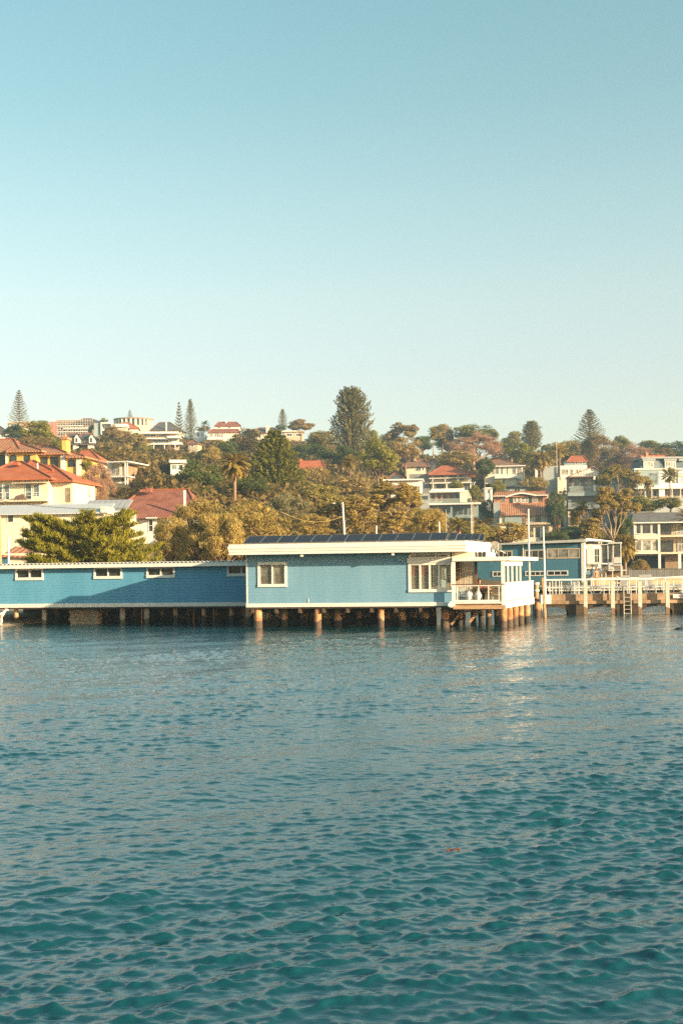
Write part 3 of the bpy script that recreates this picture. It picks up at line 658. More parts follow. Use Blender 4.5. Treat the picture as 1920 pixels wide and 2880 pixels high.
zf0, zf1 = Lw.L(350, 1595.5, -.5)[1], Lw.L(350, 1583.8, -.5)[1]
mb = MB(); mb.box(a_, b_, -.5, -.44, zf0, zf1); mb.box(a_, b_, -.44, .1, zf0+.05, zf0+.08); f = mb.build('fascia', WHITE, Lw.root)
mb = MB(); NN = int((b_-a_)/.25*8); vs = []
for i in range(NN+1):
    x = a_+(b_-a_)*i/NN; z = zf1+.045+.03*math.cos(2*math.pi*i/8)
    vs += [(x, -.58, z), (x, 8.2, z-.55), (x, -.58, z-.02), (x, 8.2, z-.57)]
fs = []
for i in range(NN):
    o = i*4; fs += [(o, o+4, o+5, o+1), (o+2, o+3, o+7, o+6), (o, o+2, o+6, o+4)]
mb.add(vs, fs); mb.build('roof', M('white corrugated roof', (.70, .70, .68), .4, .05, 2), Lw.root)
for px, r, mt in ((47, .14, PILED), (125, .15, PILEG), (345, .16, PILEG), (413, .17, PILEG), (494, .13, PILED), (573, .13, PILED), (650, .14, PILED)):
    pile(Lw, Lw.L(px, 1730, .5)[0], .5, r, -.2, mt)
for px in (160, 300, 380, 455, 530, 610, 680):
    pile(Lw, Lw.L(px, 1730, 3.5)[0], 3.5, .13, -.2, PILED)
for px in (399, 545, 601, 690):
    mb = MB(); s_ = Lw.L(px, 1725, .3)[0]; mb.tube([(s_, .3, -.1), (s_, .3, -Lw.O.z-.3)], .035, 6); mb.build('rusty_pipe', M('rust', (.35, .12, .04), .9, .3, 4), Lw.root)
mb = MB(); x0, x1 = Lw.L(197, 1725, .8)[0], Lw.L(276, 1725, .8)[0]; zw = -Lw.O.z
nb = 5
for r_ in range(nb):
    x = x0+(.0 if r_ % 2 else -.1)
    while x < x1-.05:
        wd = rng.uniform(.34, .55); mb.box(x+.01, min(x+wd, x1)-.01, .8+rng.uniform(0, .05), 1.6, zw-.3+(r_)*(-.28-zw+.3)/nb+.01, zw-.3+(r_+1)*(-.28-zw+.3)/nb-.005); x += wd
tag(mb.build('stone_pier', STONE, Lw.root))
# ---------------------------------------------------------------- foliage
LEAF = {
 'dark':  leafmat('dark green foliage', (0.049, 0.080, 0.028), (0.206, 0.223, 0.067)),
 'green': leafmat('mid green foliage', (0.128, 0.143, 0.026), (0.418, 0.359, 0.064)),
 'olive': leafmat('olive foliage', (0.173, 0.151, 0.038), (0.516, 0.413, 0.109)),
 'gold':  leafmat('golden olive foliage', (0.240, 0.179, 0.053), (0.666, 0.493, 0.157)),
 'brown': leafmat('brown tinged foliage', (0.188, 0.136, 0.049), (0.583, 0.414, 0.157)),
 'rust':  leafmat('russet foliage', (0.207, 0.145, 0.055), (0.503, 0.364, 0.157)),
 'grey':  leafmat('grey olive foliage', (0.166, 0.151, 0.074), (0.527, 0.448, 0.226)),
 'pine':  leafmat('bright pine needles', (0.078, 0.097, 0.013), (0.395, 0.337, 0.040), trans=.2),
 'palm':  leafmat('palm fronds', (0.165, 0.123, 0.031), (0.657, 0.461, 0.119)),
 'far':   leafmat('distant pine needles', (0.125, 0.128, 0.053), (0.400, 0.323, 0.119)),
 'pink':  leafmat('pinkish dry twigs', (0.329, 0.203, 0.124), (0.739, 0.474, 0.301)),
}
def npmesh(name, V, k, mats):
    """V (n,k,3): n separate k-gons"""
    n_ = V.shape[0]; me = bpy.data.meshes.new(name)
    me.vertices.add(n_*k); me.vertices.foreach_set('co', V.astype(np.float32).ravel())
    me.loops.add(n_*k); me.loops.foreach_set('vertex_index', np.arange(n_*k, dtype=np.int32))
    me.polygons.add(n_); me.polygons.foreach_set('loop_start', np.arange(0, n_*k, k, dtype=np.int32)); me.polygons.foreach_set('loop_total', np.full(n_, k, np.int32))
    me.update()
    for m in mats: me.materials.append(m)
    return me
def unit(a): return a/(np.linalg.norm(a, axis=-1, keepdims=True)+1e-9)
def cards(g, C, N, size, asp=1.6, droop=0.0, Dv=None):
    n_ = len(C); r = g.normal(size=(n_, 3)); r[:, 2] -= droop
    if Dv is not None: r = Dv+g.normal(size=(n_, 3))*.35
    T = unit(r-N*(r*N).sum(1, keepdims=True)); B = np.cross(N, T)
    s = size*g.uniform(.6, 1.4, (n_, 1)); a = T*s*asp/2; b = B*s/2
    return np.stack([C-a, C-b*.9+a*.1, C+a, C+b+a*.1], 1)
def ball(g, n_, c, r, shell=.55):
    d = unit(g.normal(size=(n_, 3))); q = g.uniform(shell**3, 1, (n_, 1))**(1/3)
    return np.array(c)+d*q*np.array(r), unit(d/np.array(r)*np.mean(r)+g.normal(size=(n_, 3))*.55)
def tubes_mesh(name, tubes, mat):
    mb = MB()
    for pts, rad, n_ in tubes: mb.tube(pts, rad, n_, cap=False)
    me = bpy.data.meshes.new(name); me.from_pydata(mb.v, [], mb.f); me.polygons.foreach_set('use_smooth', mb.sm); me.materials.append(mat)
    return me
def broad(seed, nl=34, per=170, size=.030, flat=1.0, asp=1.7, lo=.07, hi=.19, droop=0, gaps=.0):
    g = np.random.default_rng(seed); V = []; tubes = []
    tubes.append(([(0, 0, -1.2), (.01, 0, -.2), (0, .01, .15), (.02, 0, .45)], [.045, .035, .028, .015], 7))
    for i in range(nl):
        th = g.uniform(0, 2*np.pi); u_ = g.uniform(-.85, 1); rr = math.sqrt(max(0, 1-u_*u_))*g.uniform(.55, 1.12)
        r = g.uniform(lo, hi); c = (math.cos(th)*rr*(.5-r), math.sin(th)*rr*(.5-r), .5+u_*(.5-r*.8)*g.uniform(.8, 1.0))
        n_ = int(per*(r/.16)**2)
        C, N = ball(g, n_, c, (r, r, r*.8*flat), .35); V.append(cards(g, C, N, size, asp, droop))
        tubes.append(([(0, 0, .0), (c[0]*.45, c[1]*.45, c[2]*.5), c], [.018, .010, .004], 4))
    C, N = ball(g, int(per*2.2), (0, 0, .45), (.30, .30, .32), .2); V.append(cards(g, C, N, size*1.2, asp))
    return npmesh('crown', np.concatenate(V), 4, [LEAF['olive']]), tubes_mesh('trunk', tubes, BARK)
def branching(seed, depth, n0, ang, shrink, lift, fork=-.1, leaves=0, lsize=.03, lr=.09, rad=.035, flat=None, mat=BARK, twig=.0028, lasp=1.6, el0=.5, el1=1.0):
    rg = random.Random(seed); T = []; tips = []
    def go(p, d, ln, r, k):
        q = p+d*ln*.5+Vector((rg.gauss(0, .03), rg.gauss(0, .03), 0))*ln; e = q+(d+Vector((rg.gauss(0, .12), rg.gauss(0, .12), lift*.3))).normalized()*ln*.5
        T.append([p, q, e, r, max(r*.66, twig), k]); 
        if k == 0: tips.append(e); return
        m = rg.choice([2, 3, 3]) if k > 1 else 3
        for i in range(m):
            ax = Vector((rg.gauss(0, 1), rg.gauss(0, 1), rg.gauss(0, 1))).cross(d).normalized()
            nd = (Matrix.Rotation(rg.uniform(ang*.5, ang*1.2), 3, ax) @ d + Vector((0, 0, lift))).normalized()
            go(e, nd, ln*shrink*rg.uniform(.8, 1.2), max(r*.62, twig), k-1)
    base = Vector((0, 0, fork))
    for i in range(n0):
        th = 2*math.pi*(i+rg.uniform(-.3, .3))/n0; el = rg.uniform(el0, el1)
        go(base, Vector((math.cos(th)*el, math.sin(th)*el, 1.0)).normalized(), .34*rg.uniform(.8, 1.15), rad*.6, depth)
    tp = np.array([tuple(t) for t in tips]); zc0, zc1 = np.percentile(tp[:, 2], 2), tp[:, 2].max(); rx = np.percentile(np.hypot(tp[:, 0], tp[:, 1]), 97)*2
    zlo = 0.0 if flat is None else flat
    def mp(v):
        z = v.z
        zz = (z-fork)/(zc1-fork)
        return Vector((v.x/rx, v.y/rx, zz))
    tubes = [([(0, 0, -1.3), (.02, 0, -.5), tuple(mp(base))], [rad*1.15, rad, rad*.85], 7)]
    for p, q, e, r0, r1, k in T: tubes.append(([mp(p), mp(q), mp(e)], [r0, (r0+r1)/2, r1], 5 if k > 2 else 3))
    V = None
    if leaves:
        g = np.random.default_rng(seed); L_ = []
        for t in tips:
            c = mp(t); C, N = ball(g, leaves, c, (lr, lr, lr*.55), .1); N = unit(N+np.array([0, 0, .5])); L_.append(cards(g, C, N, lsize, lasp))
        V = npmesh('crown', np.concatenate(L_), 4, [LEAF['olive']])
    return V, tubes_mesh('trunk', tubes, mat)
def tiered(seed, prof, tiers=20, nb=9, up=.15, size=.020, asp=3.2, per=11, tip=.12, dens=2, zlow=0.0, rv=.82):
    g = np.random.default_rng(seed); V = []; tubes = [([(0, 0, -1.2), (0, 0, .4), (0, 0, .99)], [.030, .018, .003], 7)]
    for i in range(tiers):
        z = zlow+(1-zlow)*(i+.3)/tiers*.99; R_ = prof(z)
        for b in range(nb):
            th = 2*np.pi*(b+g.uniform(-.3, .3))/nb+i*1.1; r = R_*g.uniform(rv, 1.08); f = np.linspace(.1, 1, per)
            zz = z+up*r*(f*1.0)+tip*r*f**3+g.uniform(-.01, .01)
            P = np.stack([np.cos(th)*r*f, np.sin(th)*r*f, zz], 1); D = unit(np.gradient(P, axis=0))
            tubes.append(([tuple(P[0]), tuple(P[per//2]), tuple(P[-1])], [.004, .003, .001], 3))
            for q in range(dens):
                C = P+g.normal(size=P.shape)*[size*.5, size*.5, size*.28]; N = unit(g.normal(size=P.shape)*.6+[0, 0, .9])
                V.append(cards(g, C, N, size, asp*(.7+.3*q), 0, D+g.normal(size=P.shape)*.4))
                N2 = unit(np.cross(D, [0, 0, 1.])+g.normal(size=P.shape)*.3); V.append(cards(g, C, N2, size*.75, asp, 0, D+[0, 0, .5]))
    return npmesh('crown', np.concatenate(V), 4, [LEAF['far']]), tubes_mesh('trunk', tubes, BARK)
def palm(seed, nf=46, lo=-.7, droop=.9, wl=.085, nl=18, cz=.46, trunk_r=.05, wid=.024):
    g = np.random.default_rng(seed); V = []; tubes = [([(0, 0, -1.4), (.01, 0, -.4), (0, 0, cz)], [trunk_r, trunk_r*.92, trunk_r*1.05], 9)]
    for i in range(nf):
        th = g.uniform(0, 2*np.pi); el = lo+(1.45-lo)*((i+.5)/nf)**.8; Ln = .52*g.uniform(.85, 1.08)
        f = np.linspace(0, 1, nl); a = el-droop*f**1.4*(1.1 if el > 0 else .6)
        ds = Ln/nl; x = np.cumsum(np.cos(a))*ds; z = cz+np.cumsum(np.sin(a))*ds
        P = np.stack([np.cos(th)*x, np.sin(th)*x, z], 1); D = unit(np.gradient(P, axis=0)); sd = unit(np.cross(D, [0, 0, 1.])+1e-6)
        upv = np.cross(sd, D)
        for s_ in (-1, 1):
            for rep in range(2):
                tipv = sd*s_*1.0+D*.8-upv*.35+g.normal(size=P.shape)*.12; ln = wl*(np.sin(np.pi*np.clip(f*.9+.08, 0, 1))**.6)[:, None]*g.uniform(.8, 1.2, (nl, 1))
                a_ = P+D*ds*.5*rep; e = a_+unit(tipv)*ln; w_ = D*wid*.5
                V.append(np.stack([a_-w_, a_+w_, e+w_*.3, e-w_*.3], 1))
    return npmesh('crown', np.concatenate(V), 4, [LEAF['palm']]), tubes_mesh('trunk', tubes, PALMBARK)

PR = {}
for i in range(5): PR['broad%d' % i] = broad(10+i)
for i in range(2): PR['dense%d' % i] = broad(30+i, 34, 240, .026)
for i in range(3): PR['feather%d' % i] = broad(40+i, 62, 420, .0125, asp=4.2, lo=.06, hi=.15, droop=1.8)
PR['umbrella'] = branching(5, 4, 4, .55, .74, .10, fork=-.5, leaves=70, lsize=.035, lr=.16, rad=.024)
PR['gum0'] = branching(7, 4, 5, .55, .78, .16, fork=-.25, leaves=44, lsize=.030, lr=.085, rad=.026, mat=PALEBARK)
PR['gum1'] = branching(8, 4, 5, .6, .80, .08, el1=1.6, fork=-.35, leaves=44, lsize=.026, lr=.08, rad=.026, mat=PALEBARK)
PR['biggum'] = branching(23, 5, 5, .50, .76, .08, fork=-.1, el0=.4, el1=1.5, leaves=60, lsize=.017, lr=.055, rad=.022, mat=PALEBARK, twig=.0026)
PR['bare0'] = branching(9, 6, 7, .50, .74, .02, fork=.0, el0=.3, el1=2.6, rad=.03, mat=BARETWIG, twig=.0034, leaves=14, lsize=.0045, lr=.075, lasp=9)
PR['bare1'] = branching(14, 6, 6, .55, .72, .02, fork=-.0, el0=.3, el1=2.2, rad=.03, mat=BARETWIG, twig=.0034, leaves=16, lsize=.009, lr=.08, lasp=3)
PR['norfolk'] = tiered(1, lambda z: .50*(1-z)**.85+.012, 15, 9, .10, .015, 3.2, 12, dens=2)
PR['widecone'] = tiered(2, lambda z: .50*(1-z)**.78+.01, 17, 10, .28, .0140, 3.2, 15, dens=2)
PR['column'] = tiered(3, lambda z: .50*min(1, (1-z)*1.7)**.8+.03, 26, 8, .12, .030, 1.5, 6)
PR['hoop'] = tiered(4, lambda z: .54*(1-max(0, z-.30)**2*1.62)*min(1, .80+z*.8), 22, 13, .24, .027, 2.3, 12, tip=.14, rv=.68)
PR['broadcon'] = tiered(6, lambda z: .50*(1-z)**.72+.02, 22, 13, .22, .022, 3.0, 14, dens=2)
PR['canary'] = palm(1, 90, -1.25, 1.15, .09, 18, .52); PR['canary2'] = palm(2, 36, -.5)
PR['fanpalm'] = palm(3, 60, -1.1, .35, .12, 9, .5, .03, .035)
PR['loosepalm'] = palm(4, 22, -.1, 1.2, .11, 14, .35, .03, .03)
TREES = []
def tree(kind, px, top, bot, wpx, d, leaf, label, group=None, name=None, spin=None, trunkmat=None):
    cm, tm = PR[kind]; P = W(px, bot, d); T_ = W(px, top, d); H = T_.z-P.z; Wd = wpx/F*d
    gz = min(ground(P.x, P.y), P.z-.2)
    nm = name or {'umb': 'gum_tree', 'gum': 'gum_tree', 'big': 'gum_tree', 'bar': 'bare_tree', 'nor': 'pine_tree', 'wid': 'pine_tree', 'col': 'pine_tree', 'hoo': 'pine_tree', 'can': 'palm_tree', 'fan': 'palm_tree', 'loo': 'palm_tree'}.get(kind[:3], 'tree')
    if kind == 'broadcon': nm = 'pine_tree'
    r = empty(nm, (P.x, P.y, gz), 0, label, 'palm tree' if nm == 'palm_tree' else ('bush' if nm == 'shrub' else 'tree'), group)
    sp = rng.uniform(0, 6.28) if spin is None else spin
    for me_, nmx in ((cm, 'crown'), (tm, 'trunk')):
        if me_ is None: continue
        o = bpy.data.objects.new(nmx, me_); COL.objects.link(o); o.parent = r; o.location = (0, 0, P.z-gz); o.scale = (Wd, Wd, H); o.rotation_euler = (0, 0, sp)
        if nmx == 'crown' and not leaf: leaf = 'pink'
        if nmx == 'crown' and leaf: o.material_slots[0].link = 'OBJECT'; o.material_slots[0].material = LEAF[leaf]
        if nmx == 'trunk' and trunkmat: o.material_slots[0].link = 'OBJECT'; o.material_slots[0].material = trunkmat
    TREES.append(r); return r
G1 = 'trees on the skyline'; G2 = 'trees between the hillside houses'; G3 = 'trees behind the blue wharf'
DB = PALMBARK
for a in [
 ('norfolk', 55, 1095, 1192, 64, 420, 'far', 'tall tiered pine standing above the brown flats at far left of the ridge', G1),
 ('broad0', 48, 1190, 1245, 78, 380, 'dark', 'dark shaded tree directly beneath the tall pine at far left', G2),
 ('broad1', 112, 1176, 1262, 118, 300, 'green', 'rounded olive green tree behind the yellow villa, left of its chimney', G2),
 ('bare1', 95, 1222, 1275, 110, 282, 'brown', 'thin brown twiggy tree just above the tiled roof of the yellow villa', G2),
 ('broad2', 160, 1232, 1275, 46, 270, 'green', 'small green tree touching the left side of the yellow chimney', G2),
 ('norfolk', 366, 1152, 1182, 22, 760, 'far', 'tiny far pine rising over the round concrete building', G1),
 ('dense0', 293, 1173, 1195, 28, 660, 'green', 'small dark green treetop beside the white framed modern house', G1),
 ('gum0', 266, 1188, 1235, 34, 480, 'brown', 'thin brown tree between the scaffolding and the white modern house', G2),
 ('gum1', 335, 1198, 1262, 92, 380, 'brown', 'umbrella shaped brown gum below the small orange roof near the ridge', G2),
 ('gum1', 388, 1214, 1290, 72, 365, 'gold', 'golden leafed gum right of the umbrella shaped brown gum', G2),
 ('broad3', 300, 1235, 1330, 95, 335, 'brown', 'brown bushy tree right of the two white dormer gables', G2),
 ('broad4', 350, 1262, 1350, 120, 300, 'brown', 'large brown tree above the house with the white balcony frame', G2),
 ('broad0', 398, 1288, 1375, 96, 265, 'gold', 'golden brown tree right of the white balcony frame', G2),
 ('dense1', 412, 1242, 1315, 56, 345, 'green', 'dark green tree in front of the cream terraces', G2),
 ('broad2', 448, 1268, 1350, 84, 290, 'dark', 'dark green tree left of the small white flat roofed house', G2),
 ('broad1', 425, 1325, 1400, 96, 235, 'grey', 'grey brown tree above the big dark red roof', G2),
 ('broad3', 486, 1330, 1402, 66, 225, 'rust', 'russet tree beneath the small white flat roofed house', G2),
 ('bare0', 272, 1288, 1412, 112, 172, None, 'bare golden brown tree against the corner of the cream house', G2),
 ('bare1', 225, 1340, 1425, 62, 166, 'gold', 'leafless climbing shrub hugging the side wall of the cream house', G2),
 ('dense0', 244, 1285, 1330, 38, 184, 'green', 'dense green bush at the right side of the yellow villa', G2),
 ('bare0', 478, 1252, 1305, 56, 350, None, 'pinkish leafless tree under the cream terraces', G2),
 ('norfolk', 505, 1128, 1262, 44, 500, 'far', 'thin sparse pine, left one of the ridge pair', G1),
 ('column', 537, 1122, 1260, 36, 480, 'far', 'dense narrow pine, right one of the ridge pair', G1),
 ('loosepalm', 578, 1174, 1204, 32, 530, 'dark', 'small lone palm on the ridge beside the pine pair', G1),
 ('broad2', 572, 1196, 1216, 46, 540, 'olive', 'low olive trees under the small ridge palm', G1),
 ('broad3', 604, 1232, 1292, 110, 385, 'brown', 'brown tree in front of the red and white ridge house', G2),
 ('broad4', 694, 1196, 1290, 120, 330, 'brown', 'dark brown bushy tree right of the red and white ridge house', G2),
 ('broad0', 640, 1235, 1300, 96, 300, 'dark', 'dark tree just above the big feathery palm', G2),
 ('broad1', 592, 1252, 1312, 84, 280, 'gold', 'golden tree upper left of the big feathery palm', G2),
 ('canary', 660, 1262, 1352, 104, 170, 'palm', 'big feathery palm with a thick reddish trunk in mid hillside', G2),
 ('dense0', 560, 1290, 1402, 160, 196, 'dark', 'massive dark tree left of the big feathery palm', G2),
 ('dense1', 522, 1282, 1335, 80, 260, 'dark', 'dark crown between the white flat roofed house and the feathery palm', G2),
 ('broadcon', 775, 1210, 1402, 196, 205, 'green', 'broad spreading conifer right of the feathery palm', G2),
 ('dense0', 700, 1335, 1402, 130, 178, 'dark', 'dark shade tree behind the trunk of the feathery palm', G2),
 ('loosepalm', 577, 1345, 1402, 44, 165, 'green', 'banana like plant with broad leaves left of the palm trunk', G2),
 ('column', 795, 1150, 1208, 27, 560, 'far', 'small dark column pine beside the umbrella gum on the ridge', G1),
 ('broad2', 790, 1192, 1214, 36, 555, 'dark', 'low dark skirt of leaves under the small column pine', G1),
 ('umbrella', 846, 1181, 1226, 80, 480, 'brown', 'flat topped umbrella gum on the ridge left of the giant pine', G1),
 ('dense1', 868, 1240, 1325, 150, 335, 'dark', 'wide dark green tree above the small red roof', G2),
 ('broad3', 905, 1208, 1262, 110, 350, 'olive', 'olive tree on the ridge at the left foot of the giant pine', G1),
 ('hoop', 990, 1094, 1282, 112, 310, 'far', 'giant round topped pine, tallest tree of the ridge', G1),
 ('dense0', 962, 1250, 1315, 130, 300, 'dark', 'dark tree under the giant round topped pine', G2),
 ('broad4', 1062, 1225, 1345, 130, 268, 'green', 'large green gold tree lower right of the giant pine', G2),
 ('broad1', 1046, 1205, 1262, 56, 330, 'green', 'green tree leaning on the right side of the giant pine', G1),
 ('broad2', 1140, 1222, 1305, 104, 335, 'brown', 'brown rounded tree above the house with the brown roof and chimney', G2),
 ('gum0', 1132, 1192, 1262, 96, 400, 'brown', 'flat topped gum on the ridge right of the giant pine', G1),
 ('broad0', 1188, 1222, 1270, 80, 385, 'dark', 'dark treetop left of the tall thin palm on the ridge', G1),
 ('broad3', 1243, 1187, 1255, 80, 430, 'brown', 'brown green dome tree behind the tall thin palm', G1),
 ('dense1', 1330, 1190, 1245, 140, 430, 'green', 'long green canopy on the ridge above the pale bare dome tree', G1),
 ('broad4', 1384, 1202, 1242, 38, 410, 'green', 'small dark green tree at the right end of the long green canopy', G1),
 ('bare0', 1330, 1214, 1300, 190, 372, None, 'wide pale bare dome shaped tree on the ridge', G1),
 ('fanpalm', 1217, 1200, 1236, 34, 346, 'olive', 'tall thin palm with a pale pole like trunk beside the white gable', G2),
 ('broad1', 1278, 1265, 1318, 130, 345, 'gold', 'golden tree behind the orange roofed house', G2),
 ('canary2', 1436, 1248, 1306, 90, 385, 'green', 'dark feathery palm behind the cream hip roofed house', G2),
 ('broad0', 1446, 1208, 1255, 56, 440, 'olive', 'olive tree left of the small domed pine', G1),
 ('hoop', 1494, 1186, 1268, 60, 400, 'far', 'small domed pine on the ridge left of the wide tiered pine', G1),
 ('canary', 1518, 1262, 1324, 88, 330, 'palm', 'bushy feathery palm below the small domed pine', G2),
 ('broad2', 1470, 1240, 1318, 90, 372, 'green', 'green tree between the two feathery palms on the right', G2),
 ('fanpalm', 1573, 1250, 1292, 58, 290, 'gold', 'tall golden fan palm in front of the long white house', G2),
 ('broad3', 1584, 1238, 1308, 100, 385, 'gold', 'golden tree behind the tall golden fan palm', G2),
 ('widecone', 1658, 1150, 1262, 106, 430, 'far', 'wide tiered pine, tallest tree on the right of the ridge', G1),
 ('bare1', 1690, 1220, 1322, 156, 385, 'rust', 'rust brown twiggy tree right under the wide tiered pine', G1),
 ('bare0', 1792, 1245, 1335, 176, 380, None, 'large leafless brown tree left of the grey mansion', G1),
 ('broad4', 1745, 1221, 1268, 62, 425, 'green', 'green treetop above the large leafless brown tree', G1),
 ('broad1', 1822, 1236, 1280, 96, 440, 'green', 'loose green tree with a stray palm behind the grey mansion', G1),
 ('broad2', 1262, 1215, 1275, 90, 440, 'olive', 'olive canopy on the ridge left of the pale bare dome tree', G1),
 ('dense0', 1420, 1228, 1280, 100, 440, 'green', 'dark green canopy on the ridge right of the pale bare dome tree', G1),
 ('broad1', 1600, 1236, 1290, 110, 450, 'gold', 'golden canopy on the ridge left below the wide tiered pine', G1),
 ('broad4', 1545, 1244, 1300, 90, 430, 'olive', 'olive canopy on the ridge right of the small domed pine', G1),
 ('broad3', 1095, 1215, 1275, 90, 420, 'olive', 'olive canopy on the ridge just right of the giant pine', G1),
 ('dense1', 1895, 1236, 1305, 120, 420, 'dark', 'dark green canopy at the right end of the ridge', G1),
 ('bare1', 1852, 1260, 1292, 84, 385, 'rust', 'low russet tree over the grey mansion roof', G2),
 ('gum0', 1728, 1312, 1395, 110, 262, 'olive', 'olive gum covering the right end of the glass balconies', G2),
 ('gum1', 1800, 1325, 1392, 76, 256, 'gold', 'small round gum in front of the grey mansion', G2),
 ('biggum', 1722, 1372, 1520, 205, 192, 'gold', 'large gum with bare pale limbs above the second blue building', G2),
 ('broad2', 1815, 1388, 1450, 110, 238, 'green', 'green shrubs under the grey mansion', G2),
 ('broad0', 1885, 1396, 1432, 90, 236, 'green', 'low green hedge behind the roof of the apartment block', G2),
 ('fanpalm', 1882, 1314, 1362, 62, 240, 'olive', 'fan palm with a slim trunk in front of the grey mansion', G2),
 ('dense0', 1562, 1372, 1495, 66, 278, 'dark', 'tall dark green tree right of the brick house', G2),
 ('broad1', 1508, 1338, 1392, 76, 312, 'gold', 'golden tree right of the cream hip roofed house', G2),
 ('broad3', 1470, 1350, 1385, 50, 330, 'brown', 'small brown tree beneath the cream hip roofed house', G2),
 ('dense1', 1362, 1283, 1345, 62, 325, 'dark', 'dark green tree between the orange roof and the cream house', G2),
 ('dense0', 1397, 1345, 1400, 52, 312, 'green', 'green bush left below the cream hip roofed house', G2),
 ('broad4', 1283, 1346, 1382, 46, 312, 'green', 'round bush in front of the orange roofed house', G2),
 ('broad1', 1335, 1360, 1410, 40, 312, 'green', 'bush beside the right end of the orange roofed house', G2),
 ('dense1', 1378, 1398, 1468, 66, 288, 'dark', 'dark tree left of the brick house', G2),
 ('broad2', 1345, 1400, 1440, 50, 309, 'brown', 'brown bush right of the white pavilion', G2),
 ('fanpalm', 985, 1278, 1322, 56, 232, 'palm', 'scruffy golden palm under the giant round topped pine', G2),
 ('broad0', 885, 1305, 1405, 120, 245, 'brown', 'brown tree right below the small red roof', G2),
 ('broad3', 985, 1335, 1420, 160, 222, 'brown', 'wide golden brown tree under the scruffy golden palm', G2),
 ('broad1', 905, 1355, 1455, 150, 192, 'olive', 'olive tree between the broad conifer and the golden gums', G2),
 ('canary2', 1082, 1345, 1392, 70, 215, 'palm', 'feathery palm in front of the white flat roofed house', G2),
 ('feather0', 565, 1390, 1600, 190, 121, 'gold', 'soft golden casuarina right of the dark red roof', G3),
 ('feather1', 700, 1402, 1585, 250, 119, 'gold', 'wide golden casuarina above the left end of the solar panels', G3),
 ('feather2', 482, 1440, 1600, 130, 113, 'gold', 'pale golden casuarina over the joint of the two blue wings', G3),
 ('feather0', 800, 1380, 1540, 170, 150, 'grey', 'grey olive tree behind the middle of the solar panels', G3),
 ('feather2', 630, 1425, 1600, 150, 110, 'gold', 'lowest golden casuarina touching the white roof end', G3),
 ('gum1', 960, 1392, 1500, 190, 142, 'gold', 'golden gum with crooked pale limbs behind the solar panels', G3),
 ('biggum', 1105, 1362, 1500, 250, 148, 'gold', 'largest golden gum behind the right half of the solar panels', G3),
 ('feather1', 1000, 1400, 1520, 230, 160, 'brown', 'brown leafy mass behind the crooked golden gum', G3),
 ('feather2', 1205, 1420, 1525, 130, 136, 'gold', 'golden tree at the right end of the solar panels', G3),
 ('feather0', 870, 1440, 1530, 150, 135, 'gold', 'low golden tree under the yellow cable', G3),
 ('feather1', 1110, 1395, 1535, 210, 165, 'gold', 'dense golden foliage filling behind the largest golden gum', G3),
 ('broad2', 1420, 1462, 1535, 160, 168, 'gold', 'golden bushes above the satellite dish', G3),
 ('broad4', 1340, 1470, 1535, 120, 160, 'olive', 'olive bushes right behind the twin aerials', G3),
 ('canary2', 1290, 1446, 1500, 92, 150, 'olive', 'shaded palm with long fronds beside the twin aerials', G3),
 ('loosepalm', 1352, 1440, 1490, 90, 172, 'palm', 'bright palm crown behind the twin aerials', G3),
 ('dense0', 1600, 1475, 1525, 130, 236, 'dark', 'dark shrubs beneath the terrace wall', G2),
 ('dense1', 1560, 1490, 1530, 90, 220, 'dark', 'dark hedge beside the brick house terrace', G2),
 ('broad3', 1668, 1480, 1525, 70, 225, 'olive', 'olive shrubs at the foot of the large gum', G2),
 ('canary', 1757, 1490, 1580, 84, 168, 'palm', 'drooping palm between the netted deck and the apartment block', G2),
 ('dense0', 1752, 1430, 1520, 60, 200, 'dark', 'dark tree behind the drooping palm', G2),
 ('canary2', 1938, 1420, 1500, 110, 160, 'palm', 'palm fronds entering at the edge over the apartment block', G2),
 ('bare1', 1800, 1572, 1612, 56, 152, 'gold', 'twiggy bare shrub in front of the apartment block', G2),
]:
    tree(*a)

